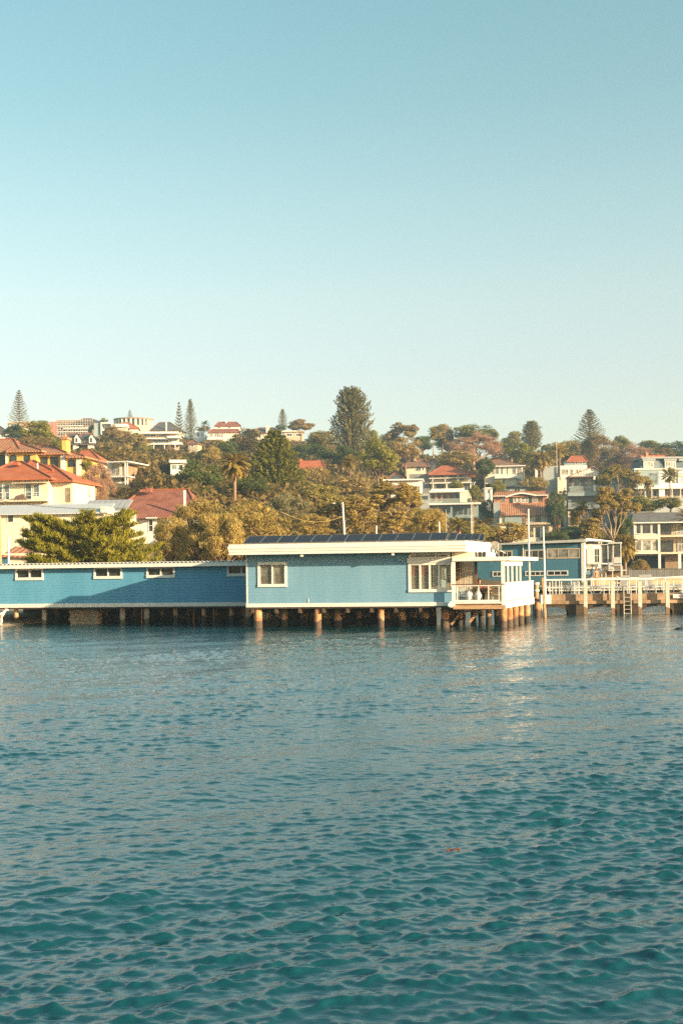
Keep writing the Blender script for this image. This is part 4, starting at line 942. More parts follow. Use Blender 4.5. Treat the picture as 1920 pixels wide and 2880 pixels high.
# the near low pine: real size, sweeping boughs set with upright needle tufts
def near_pine():
    g = np.random.default_rng(77); rg = random.Random(77); d = 100.0; base = W(235, 1600, d); topz = W(235, 1430, d).z; V = []
    root = empty('pine_tree', (base.x, base.y, ground(base.x, base.y)), 0, 'broad low green pine with upright needle tufts behind the left blue wing', 'tree', G3)
    gz = root.location.z; ctr = Vector((0, 0, 0)); tubes = [([(0, 0, -1), (0, 0, 2), (.1, 0, topz-gz-1.2)], [.35, .28, .12], 10)]
    tuft = []
    Hh = topz-gz
    for i in range(92):
        f = (i+.5)/92; th = rg.uniform(0, 2*math.pi); z0 = Hh-5.2+4.2*f
        ex = 6.2*(1-.30*f)*(1.0 if math.cos(th) > 0 else .92); Ln = ex*rg.uniform(.72, 1.05)
        rise = rg.uniform(.02, .16)+.05*f
        pts = []
        for k in range(7):
            q = k/6; pts.append(Vector((math.cos(th)*Ln*q, math.sin(th)*Ln*q*.8, z0-.35*math.sin(q*math.pi)*.9+rise*Ln*q**1.6)))
        if pts[-1].z > Hh+.1:
            dz = pts[-1].z-Hh-.1; pts = [p-Vector((0, 0, dz*(j/6))) for j, p in enumerate(pts)]
        tubes.append((pts, [.07, .06, .05, .045, .035, .025, .012], 5))
        for k in range(2, 7):
            for m in range(4):
                q = (k-1+m/4)/6; a_ = pts[min(5, int(q*6))].lerp(pts[min(6, int(q*6)+1)], q*6-int(q*6))
                for sd in (-1, 1):
                    L2 = rg.uniform(.5, 1.15)*(1.15-q*.6); aa = th+sd*rg.uniform(.5, 1.0); e = a_+Vector((math.cos(aa)*L2, math.sin(aa)*L2, rg.uniform(.0, .35)*L2))
                    if m % 2 == 0: tubes.append(([a_, e], [.018, .008], 3))
                    for s_ in (.35, .7, 1.0): tuft.append((a_.lerp(e, s_), math.cos(aa)*.35, math.sin(aa)*.35))
        for s_ in (.9, 1.0): tuft.append((pts[-2].lerp(pts[-1], s_), math.cos(th)*.6, math.sin(th)*.6))
    Tc = np.array([tuple(t[0]) for t in tuft]); Td = np.array([(t[1], t[2], 0) for t in tuft]); nb = 9
    C = np.repeat(Tc, nb, 0)+g.normal(size=(len(Tc)*nb, 3))*[.07, .07, .04]; D = unit(np.repeat(Td, nb, 0)+np.array([0, 0, 1.0])+g.normal(size=C.shape)*.42)
    ln = g.uniform(.22, .46, (len(C), 1)); sd = unit(np.cross(D, g.normal(size=C.shape)))*.020
    V = np.stack([C-sd*.8, C+sd*.8, C+D*ln*.6+sd, C+D*ln, C+D*ln*.6-sd], 1)
    me = npmesh('crown', V, 5, [LEAF['pine']]); o = bpy.data.objects.new('crown', me); COL.objects.link(o); o.parent = root
    t = bpy.data.objects.new('trunk', tubes_mesh('trunk', tubes, BARK)); COL.objects.link(t); t.parent = root
near_pine()
PROT = []
def house(name, label, px, py, d, yaw=0, prot=None, group='houses on the hillside', cat='house'):
    if prot: PROT.append((*prot, d))
    return Bld(name, label, cat, px, py, d, yaw, group)
RG = 'houses along the ridge'

# -------- left: cream house, yellow villa
H = house('cream_house', 'sunlit cream house with orange red hip roof and white balcony rail at left', 130, 1425, 160, -10, (-40, 220, 1298, 1440))
H.part('wall', CREAM, [(-60, 138, 1348, 1430, 0, 9), ], down=5)
H.part('side_wing', CREAM, [(138, 205, 1352, 1430, 1.2, 9)], down=5)
H.hip(-75, 146, 1347, 38, 62, 1299, -.8, 9.5, ORANGE)
H.hip(88, 205, 1352, 92, 150, 1311, .2, 10.5, ORANGE, name='side_roof')
H.hip(60, 150, 1325, 88, 96, 1296, 3, 9, ORANGE, name='rear_roof')
for x0, x1 in ((-8, 8), (12, 28), (72, 90), (95, 112)):
    H.win(x0, x1, 1361, 1405 if x0 != 95 else 1397, 1, 1, 0, gl=GLASSB, fw=.06)
H.part('awning', BEIGE, [(33, 126, 1356, 1359, -1.0, 0)])
H.rail(-20, 90, 1384, 1406, -1.3, 6, WHITE, bars=2); H.rail(90, 127, 1384, 1398, -1.0, 3, WHITE, bars=2)
H.part('balcony_slab', CREAM, [(-60, 130, 1407, 1411, -1.5, 0)])
H.win(186, 199, 1372, 1412, 1, 1, 1.2, fr=TIMBER, gl=CURTAIN)
H.part('chimney', ORANGE, [(42, 50, 1300, 1308, 2, 3)])
mb = MB(); s, z = H.L(88, 1305, 1); mb.tube([(s, 3, z-.6), (s, 3, z+.3)], .1, 8); mb.build('flue', WHITE, H.root)
e = Bld('covered_furniture', 'brown covered furniture on the balcony of the cream house', 'garden furniture', 55, 1404, 158.8, -10, None)
mb = MB(); s0_, z0_ = e.L(38, 1404); s1_, _ = e.L(74, 1404); zt2 = e.L(55, 1389)[1]
mb.add([(s0_, 0, 0), (s1_, 0, 0), (s1_, .8, 0), (s0_, .8, 0), (s0_+.3, .1, zt2*.6), (s1_-.5, .1, zt2), (s1_-.5, .7, zt2), (s0_+.3, .7, zt2*.6)], [(0,3,2,1),(4,5,6,7),(0,1,5,4),(1,2,6,5),(2,3,7,6),(3,0,4,7)]); mb.build('cover', M('brown cover', (.16, .11, .08)), e.root)

H = house('yellow_villa', 'yellow villa with striped terracotta roof, tall chimney and arched green windows', 120, 1345, 190, -8, (-40, 240, 1225, 1345))
H.part('wall', YELLOW, [(-50, 22, 1270, 1345, 0, 9), (22, 104, 1269, 1345, -1, 9), (104, 172, 1276, 1345, .3, 9), (182, 232, 1282, 1345, 0, 8)], down=6)
H.part('pier', WREND, [(171, 184, 1277, 1345, -.3, 1), (215, 227, 1286, 1345, -.3, 1)], down=5)
H.part('drainpipe', WHITE, [(16, 20, 1273, 1310, -1.2, -1)])
H.hip(-60, 60, 1270, -10, 40, 1236, -1, 9, TERRA); H.hip(18, 118, 1268, 52, 62, 1248, -2, 9, TERRA, name='bay_roof')
H.hip(88, 190, 1275, 108, 140, 1254, -.8, 8.6, TERRA, name='wing_roof'); H.hip(186, 240, 1284, 196, 202, 1271, -.8, 8, TERRA, name='end_roof')
H.part('chimney', YELLOW, [(175, 188, 1235, 1276, 1, 2.6)]); H.part('chimney_cap', TERRA, [(173, 190, 1229, 1236, .8, 2.8), (179, 184, 1221, 1229, 1.4, 2)])
H.arch(-2, 15, 1279, 1315, 0); H.arch(28, 48, 1279, 1303, -1); H.win(69, 86, 1280, 1302, 2, 1, -1, fr=DKGREEN); H.win(115, 135, 1285, 1312, 2, 1, .3, fr=DKGREEN); H.win(143, 164, 1285, 1316, 2, 1, .3, fr=DKGREEN); H.arch(192, 211, 1292, 1313, 0)

H = house('red_roof_cottage', 'small cottage with bright red roof right of the yellow villa', 245, 1305, 228, -5, (212, 282, 1266, 1306))
H.part('wall', CREAM, [(216, 272, 1293, 1305, 0, 7)], down=8); H.hip(208, 285, 1295, 232, 256, 1268, -.6, 8, ORANGE); H.win(228, 238, 1295, 1303)

H = house('balcony_house', 'house with white steel balcony frame between golden trees at left', 330, 1372, 222, -14, (300, 365, 1295, 1372))
H.part('wall', CREAM, [(302, 340, 1300, 1375, 2.5, 9)], down=6); H.part('dark_wall', BROWNR, [(340, 356, 1306, 1372, 3, 8)], down=5)
H.part('roof', WHITE, [(296, 360, 1297, 1300, 0, 9.5)]); H.part('balcony_slab', WHITE, [(305, 360, 1339, 1342, 0, 3)])
mb = MB(); [H.box(mb, x, x+2.2, 1300, 1372, t, t+.15) for x, t in ((351, 0), (357.5, .6), (352, 2.2))]; mb.build('frame', WHITE, H.root)
H.rail(308, 352, 1322, 1338, .1, 7, MIDGREY); H.win(312, 338, 1308, 1337, 2, 1, 2.5, gl=CURTAIN); H.win(344, 350, 1345, 1368, 1, 1, 2.9)
H.part('lean_to', WREND, [(305, 334, 1357, 1372, 1, 4)])

# -------- foreground left behind the boathouse
H = house('corrugated_shed', 'low cream building with pale corrugated roof in front of the cream house', 140, 1475, 132, -6, (-30, 300, 1415, 1475), None)
H.part('wall', CREAM, [(-50, 292, 1443, 1480, 0, 6)], down=6)
a, b, _, z = H.rect(-60, 300, 1444, 1444, -.6); zb_ = H.L(120, 1419, 4)[1]; mb = MB(); mb.hexa([(a, -.6, z-.1), (b, -.6, z-.1), (b-.4, 4, zb_-.1), (a, 4, zb_-.1), (a, -.6, z), (b, -.6, z), (b-.4, 4, zb_), (a, 4, zb_)]); mb.build('roof', TIN, H.root)
H.win(22, 40, 1447, 1470, 1, 1); H.part('gutter', WHITE, [(285, 345, 1437, 1441, -.7, -.5)])
H.part('box_end', CREAM, [(283, 297, 1425, 1443, -.4, 3)])
H = house('seam_roof_building', 'building with grey standing seam metal roof beside the dark red roof', 290, 1445, 140, -4, (222, 352, 1404, 1445), None)
a, b, _, z = H.rect(226, 352, 1440, 1440, 0); zb_ = H.L(290, 1406, 4)[1]; mb = MB(); mb.hexa([(a, 0, z-.1), (b, 0, z-.1), (b, 4, zb_-.1), (a, 4, zb_-.1), (a, 0, z), (b, 0, z), (b, 4, zb_), (a, 4, zb_)]); mb.build('roof', SEAM, H.root)
H.part('wall', CREAM, [(228, 350, 1440, 1446, .3, 6)], down=6)

H = house('red_hip_house', 'white house with large dark red hip roof left of the golden casuarinas', 430, 1530, 152, -6, (300, 560, 1378, 1530), None)
H.part('wall', WREND, [(322, 548, 1452, 1535, 0, 10)], down=2)
H.hip(296, 566, 1453, 400, 530, 1379, -.8, 11, REDT)
H.part('chimney', REDT, [(412, 424, 1372, 1384, 3, 4)]); H.win(418, 432, 1460, 1496, 1, 2, 0, fw=.09); H.win(446, 474, 1465, 1500, 3, 1); H.win(340, 358, 1468, 1492, 2, 1)
H.part('flat_roof', WHITE, [(286, 336, 1437, 1441, -1.5, 3), (410, 440, 1455, 1458, -1.2, 0)])
mb = MB(); s, z = H.L(522, 1452, 0); mb.box(s, s+.25, -.9, -.7, -3, H.L(522, 1380, 0)[1]); mb.build('vent_pipe', WHITE, H.root)

H = house('orange_roof_shed', 'low building with orange barrel tiles half hidden by the near pine', 70, 1590, 112, -8, (0, 140, 1530, 1590), None)
H.part('wall', CREAM, [(0, 118, 1556, 1592, 0, 4)], down=1); a, b, _, z = H.rect(2, 140, 1562, 1562, -.4); zb_ = H.L(60, 1536, 3)[1]
mb = MB(); mb.hexa([(a, -.4, z-.1), (b, -.4, z-.3), (b-1.6, 3, zb_-.5), (a, 3, zb_-.1), (a, -.4, z), (b, -.4, z-.2), (b-1.6, 3, zb_-.4), (a, 3, zb_)]); mb.build('roof', TERRA, H.root)
H.part('blue_panel', BLUE2, [(4, 26, 1571, 1586, -.1, 0)]); H.part('yellow_panel', YELLOW, [(2, 24, 1562, 1569, -.1, 0), (104, 118, 1570, 1584, -.1, 0)])

# -------- ridge, left
H = house('brown_flats', 'brown concrete flats with a wide window under the tall left pine', 75, 1245, 430, 6, (20, 135, 1183, 1245), RG)
H.part('wall', BROWNR, [(23, 132, 1188, 1250, 0, 12)], down=8); H.part('parapet', BEIGE, [(23, 60, 1186, 1191, -.6, 0), (64, 80, 1183, 1190, -.4, 4), (118, 132, 1186, 1210, -.4, 0)]); H.win(28, 58, 1191, 1203, 3, 1, gl=GLASSB, fw=.2); H.part('balcony', CREAM, [(24, 58, 1207, 1211, -1.5, 0), (66, 116, 1205, 1210, -1.5, 0)]); H.win(70, 114, 1211, 1222, 5, 1, gl=CURTAIN, fw=.3)
H = house('dark_roof_cottage', 'dark roofed white cottage at the far left edge below the flats', 8, 1235, 400, 4, (-30, 35, 1195, 1240), RG)
H.part('wall', WREND, [(-30, 28, 1216, 1238, 0, 8)], down=8); H.hip(-45, 26, 1217, -22, 2, 1199, -1, 9, SLATE); H.win(4, 16, 1219, 1230)
H = house('gabled_cottage', 'tiny white gabled cottage just above the terracotta roof', 44, 1268, 300, -10, (38, 62, 1220, 1270), RG)
H.part('wall', WREND, [(38, 58, 1236, 1270, 0, 5)], down=4); H.gable(38, 58, 1238, 48, 1226, 0, 5, SLATE, WREND)

H = house('scaffolded_building', 'large building wrapped in scaffolding with a pink red end panel on the ridge', 200, 1232, 600, 0, (135, 265, 1175, 1232), RG, 'building')
H.part('wall', BROWNR, [(160, 262, 1181, 1232, 3, 14)], down=10); H.part('end_panel', PINK, [(140, 160, 1186, 1232, 0, 14)], down=6)
mb = MB()
for y in (1184, 1190, 1196, 1201, 1207, 1213, 1219, 1225): H.box(mb, 160, 262, y, y+.9, 0, .3)
for x in range(142, 263, 7): H.box(mb, x, x+.8, 1178+rng.uniform(-1, 2), 1230, 0, .3)
for x in range(160, 250, 14):
    p = H.L(x, 1213, .1); q = H.L(x+14, 1201, .1); mb.bar((p[0], .1, p[1]), (q[0], .1, q[1]), .12)
mb.build('scaffolding', PALECONC, H.root)
H.part('scaffold_boards', WHITE, [(178, 258, 1203, 1205.4, -.2, 2), (160, 256, 1213.5, 1215.2, -.2, 2), (160, 235, 1197, 1198.6, -.2, 2), (162, 200, 1226, 1227.5, -.2, 2)])
H.hip(215, 285, 1187, 235, 255, 1177, 0, 12, SLATE, name='rear_roof')

for (nm, lab, x0, x1, xg, yb) in (('dormer_house', 'dark roofed house with white gable, left of the two twins', 190, 228, 218, 1262), ('dormer_house', 'dark roofed house with white gable, right of the two twins', 226, 270, 259, 1266)):
    H = house(nm, lab, (x0+x1)/2, yb, 345, 8, (x0-4, x1+2, 1218, 1262), RG)
    H.part('wall', BROWNR, [(x0, x1-6, 1232, yb, 1.5, 8)], down=6); H.hip(x0-3, x1-4, 1232, x0+5, x1-12, 1220, .5, 9, SLATE)
    H.part('gable_front', WREND, [(xg-8, xg+9, 1230, 1246, -.6, 3)]); H.gable(xg-8, xg+9, 1231, xg+1, 1220, -.6, 5, SLATE, WREND, over=.3); H.win(xg-5, xg+1, 1232, 1244, 1, 1, -.6, fr=DARK, fw=.2); H.win(x0+3, xg-10, 1234, 1244, 2, 1, 1.5, gl=GLASSB, fw=.2)
    H.part('lower_roof', SLATE, [(x0, x1, 1248, 1251, -1.5, 2)]); H.part('lower_wall', CREAM, [(x1-22, x1-6, 1251, 1266, -1, 2)], down=6)

H = house('white_modern_house', 'boxy modern house with thick white frame round its balcony on the ridge', 292, 1222, 470, 10, (264, 318, 1186, 1222), RG)
H.part('wall', GREYR, [(266, 318, 1190, 1222, 3, 12)], down=8); H.part('side_wall', TEALR, [(265, 285, 1190, 1222, 1, 3.1)], down=4)
mb = MB(); [H.box(mb, *q) for q in ((284, 315, 1188, 1191, 0, 3.2), (284, 286.5, 1191, 1222, 0, 3.2), (312.5, 315, 1191, 1222, 0, 3.2), (286.5, 312.5, 1208, 1211, 0, 3.2))]; mb.build('frame', WHITE, H.root)
H.win(288, 312, 1193, 1207, 4, 1, 2.9, gl=CURTAIN, fw=.25); H.win(288, 312, 1212, 1221, 4, 1, 2.9, fw=.25)
H = house('white_parapet_house', 'long white parapet wall right of the boxy modern house', 336, 1205, 480, 0, (316, 358, 1190, 1205), RG)
H.part('wall', WHITE, [(317, 356, 1192, 1200, 0, 6)]); H.part('base', BEIGE, [(319, 354, 1200, 1210, .6, 6)], down=5); H.win(325, 345, 1201, 1206, 3, 1, .6, fw=.15)

# round concrete building
B = Bld('round_concrete_building', 'curved concrete building with tall columns and flat brim roof on the ridge', 'building', 385, 1212, 620, 0, RG); PROT.append((345, 426, 1175, 1212, 620))
s0_, _ = B.L(423, 1200); s1_ = B.L(350, 1200)[0]; cx = s0_-9; mb = MB(); zr_ = B.L(385, 1179)[1]; zr2 = B.L(385, 1175.5)[1]
mb.lathe([(8, -6), (8, zr_), (0.01, zr_)], (cx, 6, 0), 20); mb.box(s1_, cx, 1, 12, -6, zr_); mb.build('wall', GREYR, B.root)
mb = MB(); mb.lathe([(9.6, zr_), (9.8, zr2), (.01, zr2)], (cx, 6, 0), 24); mb.box(s1_-1, cx, -1.5, 12, zr_+.01, zr2-.05); mb.build('roof', BROWNR, B.root)
mb = MB(); zt3 = B.L(385, 1197)[1]; mb.lathe([(9.3, -7), (9.3, zt3-1.4), (9.5, zt3), (9.2, zt3)], (cx, 6, 0), 24); mb.build('terrace_wall', BEIGE, B.root)
for k in range(13):
    th = -math.pi+.1+k*math.pi*.95/12*1.0; mb = MB(); x_, y_ = cx+9*math.cos(th), 6+9*math.sin(th); mb.box(x_-.45, x_+.45, y_-.45, y_+.45, zt3-.2, zr_); mb.build('column', CREAM, B.root)
H = house('orange_hip_house', 'house with orange red hip roof in front of the curved building', 362, 1214, 500, 5, (333, 395, 1187, 1214), RG)
H.hip(334, 392, 1204, 345, 362, 1188, 0, 9, ORANGE); H.part('wall', CREAM, [(338, 388, 1204, 1214, .8, 8)], down=6); H.win(352, 366, 1206, 1212, 2, 1, .8, fw=.15)
H = house('slate_hip_house', 'house with big dark hip roof right of the curved building', 465, 1222, 560, -4, (424, 503, 1188, 1222), RG)
H.hip(420, 512, 1210, 448, 478, 1188, -1, 12, SLATE); H.part('wall', CREAM, [(426, 505, 1210, 1222, 0, 11)], down=8); H.win(440, 452, 1212, 1219, 2, 1, fw=.2); H.win(470, 484, 1212, 1219, 2, 1, fw=.2)
mb = MB(); s, z = H.L(468, 1210); mb.box(s, s+.5, -1.2, -.8, -2, H.L(468, 1188)[1]); mb.build('mast', WHITE, H.root)
H = house('cream_terrace_flats', 'stacked cream terraces with long balcony slabs below the dark hip roof', 450, 1262, 400, 4, (396, 506, 1210, 1265), RG)
H.part('wall', BEIGE, [(402, 500, 1214, 1264, 2, 12)], down=8)
H.part('balcony_slab', WHITE, [(398, 502, 1214, 1219, -1, 12.2), (405, 470, 1231, 1234, -1, 4), (470, 508, 1226, 1231, -1.5, 4), (425, 482, 1246, 1250, -2.5, 2), (484, 512, 1244, 1250, -2, 4)])
H.win(408, 440, 1221, 1229, 4, 1, 2, fw=.2); H.win(446, 468, 1221, 1229, 3, 1, 2, gl=CURTAIN, fw=.2); H.win(430, 476, 1235, 1245, 6, 1, 2, fw=.2); H.win(474, 500, 1233, 1243, 3, 1, 2, gl=GLASSB, fw=.2)
H.part('post', WHITE, [(432, 434, 1250, 1262, -2.2, -1.8), (462, 464, 1250, 1262, -2.2, -1.8), (492, 494, 1250, 1262, -2, -1.6)])
H = house('white_flat_house', 'small white flat roofed house at mid hillside above the dark tree', 500, 1335, 250, 6, (478, 522, 1290, 1336))
H.part('wall', WREND, [(480, 520, 1303, 1336, .8, 7)], down=6); H.part('roof', WHITE, [(476, 524, 1293, 1301, 0, 7.5)]); H.win(484, 498, 1307, 1320, 2, 1, .8, gl=GLASSB); H.win(503, 515, 1307, 1322, 1, 1, .8)
H = house('little_brown_house', 'tiny brown hip roofed house with lit side wall under the pine pair', 543, 1268, 350, -10, (528, 558, 1238, 1268))
H.hip(527, 558, 1247, 538, 546, 1239, -.5, 5, BROWNT); H.part('wall', BEIGE, [(530, 555, 1247, 1268, 0, 4.5)], down=6); H.win(536, 546, 1250, 1258, 1, 1, fw=.2)
H = house('white_ridge_pavilion', 'small white pavilion with tall openings right of the pine pair', 562, 1236, 470, 8, (548, 578, 1210, 1236), RG)
H.part('wall', WHITE, [(549, 575, 1212, 1234, 0, 6)], down=8); H.win(554, 562, 1216, 1230, 1, 1, fw=.2); H.win(566, 572, 1216, 1228, 1, 1, fw=.2); H.part('terrace', WREND, [(545, 583, 1229, 1233, -2, 0)], down=2)
H = house('red_white_ridge_house', 'cream ridge house of two levels with low red roofs and a glazed front', 630, 1245, 460, 4, (584, 680, 1183, 1245), RG)
H.part('upper_wall', WREND, [(603, 676, 1197, 1212, 4, 12)]); H.hip(603, 678, 1198, 615, 664, 1187, 3.4, 13, REDT); H.part('chimney', WREND, [(634, 639, 1183, 1194, 7, 8)])
H.part('wall', CREAM, [(586, 672, 1213, 1245, 0, 4)], down=8); H.hip(584, 676, 1215, 600, 668, 1207, -.8, 5.5, REDT, name='lower_roof'); H.win(588, 600, 1218, 1232, 2, 1, fw=.2, gl=CURTAIN); H.win(602, 629, 1218, 1232, 4, 1, fw=.2, gl=CURTAIN); H.part('balcony_slab', WHITE, [(582, 634, 1233, 1236, -1.5, 0)]); H.part('post', WHITE, [(628, 630.5, 1236, 1246, -1.3, -.9)]); H.win(612, 622, 1200, 1205, 1, 1, 4, fw=.2); H.win(640, 650, 1200, 1205, 1, 1, 4, fw=.2)
H = house('chimney_house', 'dark roofed ridge house with a broad white chimney', 745, 1228, 480, 0, (712, 785, 1196, 1228), RG)
H.hip(708, 786, 1214, 728, 768, 1203, -1, 10, SLATE); H.part('wall', CREAM, [(714, 780, 1214, 1230, 0, 9)], down=8); H.part('chimney', CREAM, [(748, 757, 1197, 1217, -1.4, .2)]); H.win(722, 734, 1216, 1224, 2, 1, fw=.2)
H = house('cream_ridge_block', 'pale block showing through the umbrella gum on the ridge', 825, 1240, 500, 0, (796, 856, 1212, 1240), RG)
H.part('wall', BEIGE, [(798, 852, 1214, 1240, 0, 8)], down=8); H.part('roof', CREAM, [(794, 855, 1211, 1214, -.8, 8)]); H.win(806, 822, 1218, 1228, 2, 1, fw=.2); H.win(832, 846, 1218, 1228, 2, 1, fw=.2)
H = house('red_roof_bungalow', 'bungalow showing only its bright red roof amid dark trees at centre', 878, 1326, 290, -3, (842, 912, 1291, 1322))
H.hip(838, 916, 1320, 846, 905, 1297, -.5, 8, ORANGE); H.part('wall', CREAM, [(848, 908, 1318, 1330, .3, 7)], down=6); H.part('chimney', ORANGE, [(842, 850, 1291, 1300, 3, 4)]); H.win(888, 900, 1321, 1328)

H = house('glazed_white_cabin', 'small white framed cabin half hidden in the golden gums', 985, 1470, 172, -4, (936, 1034, 1412, 1462))
H.part('wall', WREND, [(945, 1030, 1424, 1470, .8, 5)], down=4); H.part('roof', WHITE, [(936, 1034, 1413, 1419, 0, 5.5)]); H.win(950, 964, 1424, 1446, 2, 1, .8, fw=.12); H.win(975, 996, 1424, 1448, 2, 1, .8, fw=.12); H.win(1004, 1024, 1426, 1450, 2, 1, .8, fw=.12)

# -------- right hillside
H = house('brown_roof_house', 'cream house with brown tiled roof and square chimney above the orange roofed house', 1162, 1340, 345, -6, (1118, 1212, 1282, 1340))
H.hip(1130, 1206, 1311, 1140, 1192, 1293, -.8, 9, BROWNT); H.part('upper_roof', BROWNT, [(1121, 1165, 1288, 1293, 4, 9)]); H.part('wall', CREAM, [(1140, 1196, 1311, 1340, 0, 8)], down=6); H.part('chimney', BEIGE, [(1163, 1169, 1281, 1296, 2, 3.5)]); H.win(1168, 1183, 1312, 1326, 2, 1, fw=.15); H.win(1186, 1193, 1314, 1324, 1, 1, fw=.15)
H = house('white_gable_house', 'narrow white gabled house front above the orange roof', 1212, 1325, 352, -8, (1192, 1238, 1286, 1325))
H.part('wall', WREND, [(1198, 1226, 1302, 1325, 0, 7)], down=6); H.gable(1196, 1232, 1303, 1219, 1289, 0, 7, BROWNT, WREND, over=1.2); H.part('bargeboard', WHITE, [(1218, 1220, 1282, 1289, -1.3, -1.2)])
H = house('orange_roof_house', 'two level house with orange hip roof and deep shaded balconies', 1265, 1400, 328, -7, (1150, 1342, 1308, 1400))
H.hip(1203, 1334, 1333, 1243, 1262, 1311, -1.2, 11, ORANGE); H.part('wall', CREAM, [(1210, 1322, 1333, 1400, 2, 10)], down=6)
H.part('beam', WHITE, [(1206, 1324, 1343, 1346, 0, .3), (1208, 1336, 1356, 1359, -.5, 2)]); H.rail(1210, 1324, 1345, 1355, 0, 26, BROWNR); H.part('post', WHITE, [(x, x+2, 1333, 1356, 0, .3) for x in (1215, 1250, 1286, 1321)]); H.part('lower_post', WHITE, [(x, x+3, 1359, 1392, -.3, .1) for x in (1216, 1254, 1326, 1331)])
H.win(1238, 1248, 1334, 1352, 1, 1, 2, fw=.1); H.win(1222, 1234, 1336, 1352, 2, 1, 2, gl=CURTAIN); H.win(1262, 1284, 1336, 1352, 3, 1, 2, gl=GLASSB); H.win(1292, 1304, 1336, 1352, 1, 1, 2, gl=GLASSB); H.win(1226, 1250, 1361, 1375, 2, 1, 2); H.win(1262, 1280, 1361, 1378, 2, 1, 2); H.win(1305, 1322, 1361, 1380, 2, 1, 2)
H.part('side_shed', GREYWOOD, [(1150, 1208, 1333, 1384, 1.5, 9)], down=5)
H = house('white_flat_roof_house', 'bright white flat roofed house with a tan tiled lean to below the orange roof', 1130, 1405, 300, -5, (1076, 1190, 1345, 1402))
H.part('wall', WREND, [(1084, 1186, 1354, 1400, .6, 8)], down=7); H.part('roof', WHITE, [(1076, 1190, 1347, 1351, -.4, 8.5)]); H.part('tan_roof', BROWNT, [(1098, 1149, 1364, 1384, -1.4, .5)]); H.part('porch_wall', WREND, [(1098, 1149, 1384, 1400, -1.2, .5)], down=4)
H.win(1153, 1160, 1367, 1384, 1, 1, .6, gl=CURTAIN); H.win(1163, 1170, 1367, 1384, 1, 1, .6, gl=CURTAIN); H.win(1173, 1180, 1367, 1384, 1, 1, .6, gl=CURTAIN); H.hip(1090, 1136, 1347, 1106, 1114, 1332, 4, 12, SLATE, name='rear_roof')
H.part('lower_box', GREYR, [(1180, 1206, 1388, 1412, -2, .5)], down=3); H.win(1185, 1204, 1394, 1406, 1, 1, -2, fr=GREYR)
H = house('white_pavilion_house', 'modern white pavilion with orange curtains over a grey glazed lower level', 1265, 1470, 300, -6, (1188, 1352, 1372, 1470))
H.part('wall', GREYR, [(1206, 1295, 1384, 1413, 2.2, 8)], down=3); H.part('roof', WHITE, [(1206, 1312, 1379, 1384, -.2, 8.4), (1212, 1305, 1374, 1379, .1, 8)]); H.part('end_wall', CREAM, [(1292, 1312, 1384, 1412, 0, 8)])
CUR = M('orange curtain', (.55, .16, .05), .8, .1, 2); H.part('curtain', CUR, [(1224, 1228, 1386, 1408, 1.9, 2.0), (1240, 1243, 1386, 1408, 1.9, 2.0), (1257, 1262, 1386, 1412, 1.7, 1.8), (1276, 1278, 1388, 1408, 1.9, 2.0)])
for x0, x1 in ((1210, 1223), (1229, 1240), (1244, 1256), (1263, 1275), (1279, 1290)): H.win(x0, x1, 1387, 1411, 1, 1, 2.2, gl=GLASS)
a, b, c_, e_ = H.rect(1210, 1292, 1402, 1413, .1); mb = MB(); mb.box(a, b, .1, .13, c_, e_); mb.build('glass_balustrade', BALGLASS, H.root)
H.part('balcony_slab', WREND, [(1190, 1352, 1414, 1419, -2, 4)]); H.part('lower_wall', TEALR, [(1214, 1345, 1419, 1468, 1.5, 9)], down=6)
for x0, x1 in ((1240, 1252), (1254, 1264), (1276, 1286), (1288, 1302), (1304, 1314), (1318, 1330)): H.win(x0, x1, 1421, 1448, 1, 1, 1.5, gl=GLASSB if x0 % 4 else GLASS, fr=TEALR)
H.part('lower_slab', TEALR, [(1268, 1345, 1454, 1459, -1, 1.5)]); H.part('column', TEALR, [(1266, 1271, 1419, 1462, -1, -.6), (1340, 1343, 1419, 1456, -1.6, -1.3)])
H = house('cream_hip_house', 'cream house with pale brown hip roof and white terrace wall', 1418, 1372, 360, -8, (1358, 1480, 1292, 1372))
H.hip(1354, 1478, 1310, 1390, 1408, 1294, -1, 11, BROWNT); H.part('eaves', WHITE, [(1356, 1477, 1309.5, 1312, -1.1, -.9)]); H.part('wall', CREAM, [(1362, 1469, 1312, 1340, 0, 9)], down=2)
for x0, x1, g_ in ((1366, 1380, GLASSB), (1382, 1390, CURTAIN), (1392, 1402, CURTAIN), (1408, 1413, GLASS), (1424, 1428, GLASS), (1440, 1450, CURTAIN), (1453, 1466, CURTAIN)): H.win(x0, x1, 1314, 1334, 1, 1, 0, gl=g_)
H.part('terrace_wall', WHITE, [(1390, 1458, 1336, 1345, -2, 0)]); H.part('lower_wall', CREAM, [(1392, 1475, 1345, 1372, -1, 8)], down=6); H.win(1412, 1418, 1349, 1362, 1, 1, -1); H.win(1450, 1464, 1346, 1362, 2, 1, -1, gl=GLASSB)
H = house('dark_flat_house', 'dark flat roofed house just above the brick house', 1460, 1392, 318, -4, (1410, 1508, 1364, 1386))
H.part('roof', DARK, [(1420, 1507, 1365, 1370, -1, 8)]); H.part('wall', GREYR, [(1416, 1505, 1370, 1388, 0, 8)], down=6); H.part('white_panel', WHITE, [(1414, 1440, 1376, 1382, -.6, 0)]); H.win(1445, 1462, 1372, 1383, 2, 1); H.win(1474, 1500, 1372, 1383, 3, 1, gl=GLASSB)
H = house('white_posts_garage', 'small white garage wall between trees beside the brick house', 1372, 1392, 300, 0, (1362, 1386, 1368, 1392))
H.part('wall', WREND, [(1364, 1384, 1374, 1392, 0, 4)], down=5); H.part('roof', WREND, [(1362, 1386, 1371, 1374, -.4, 4.4)]); H.win(1370, 1376, 1377, 1388, 1, 1)

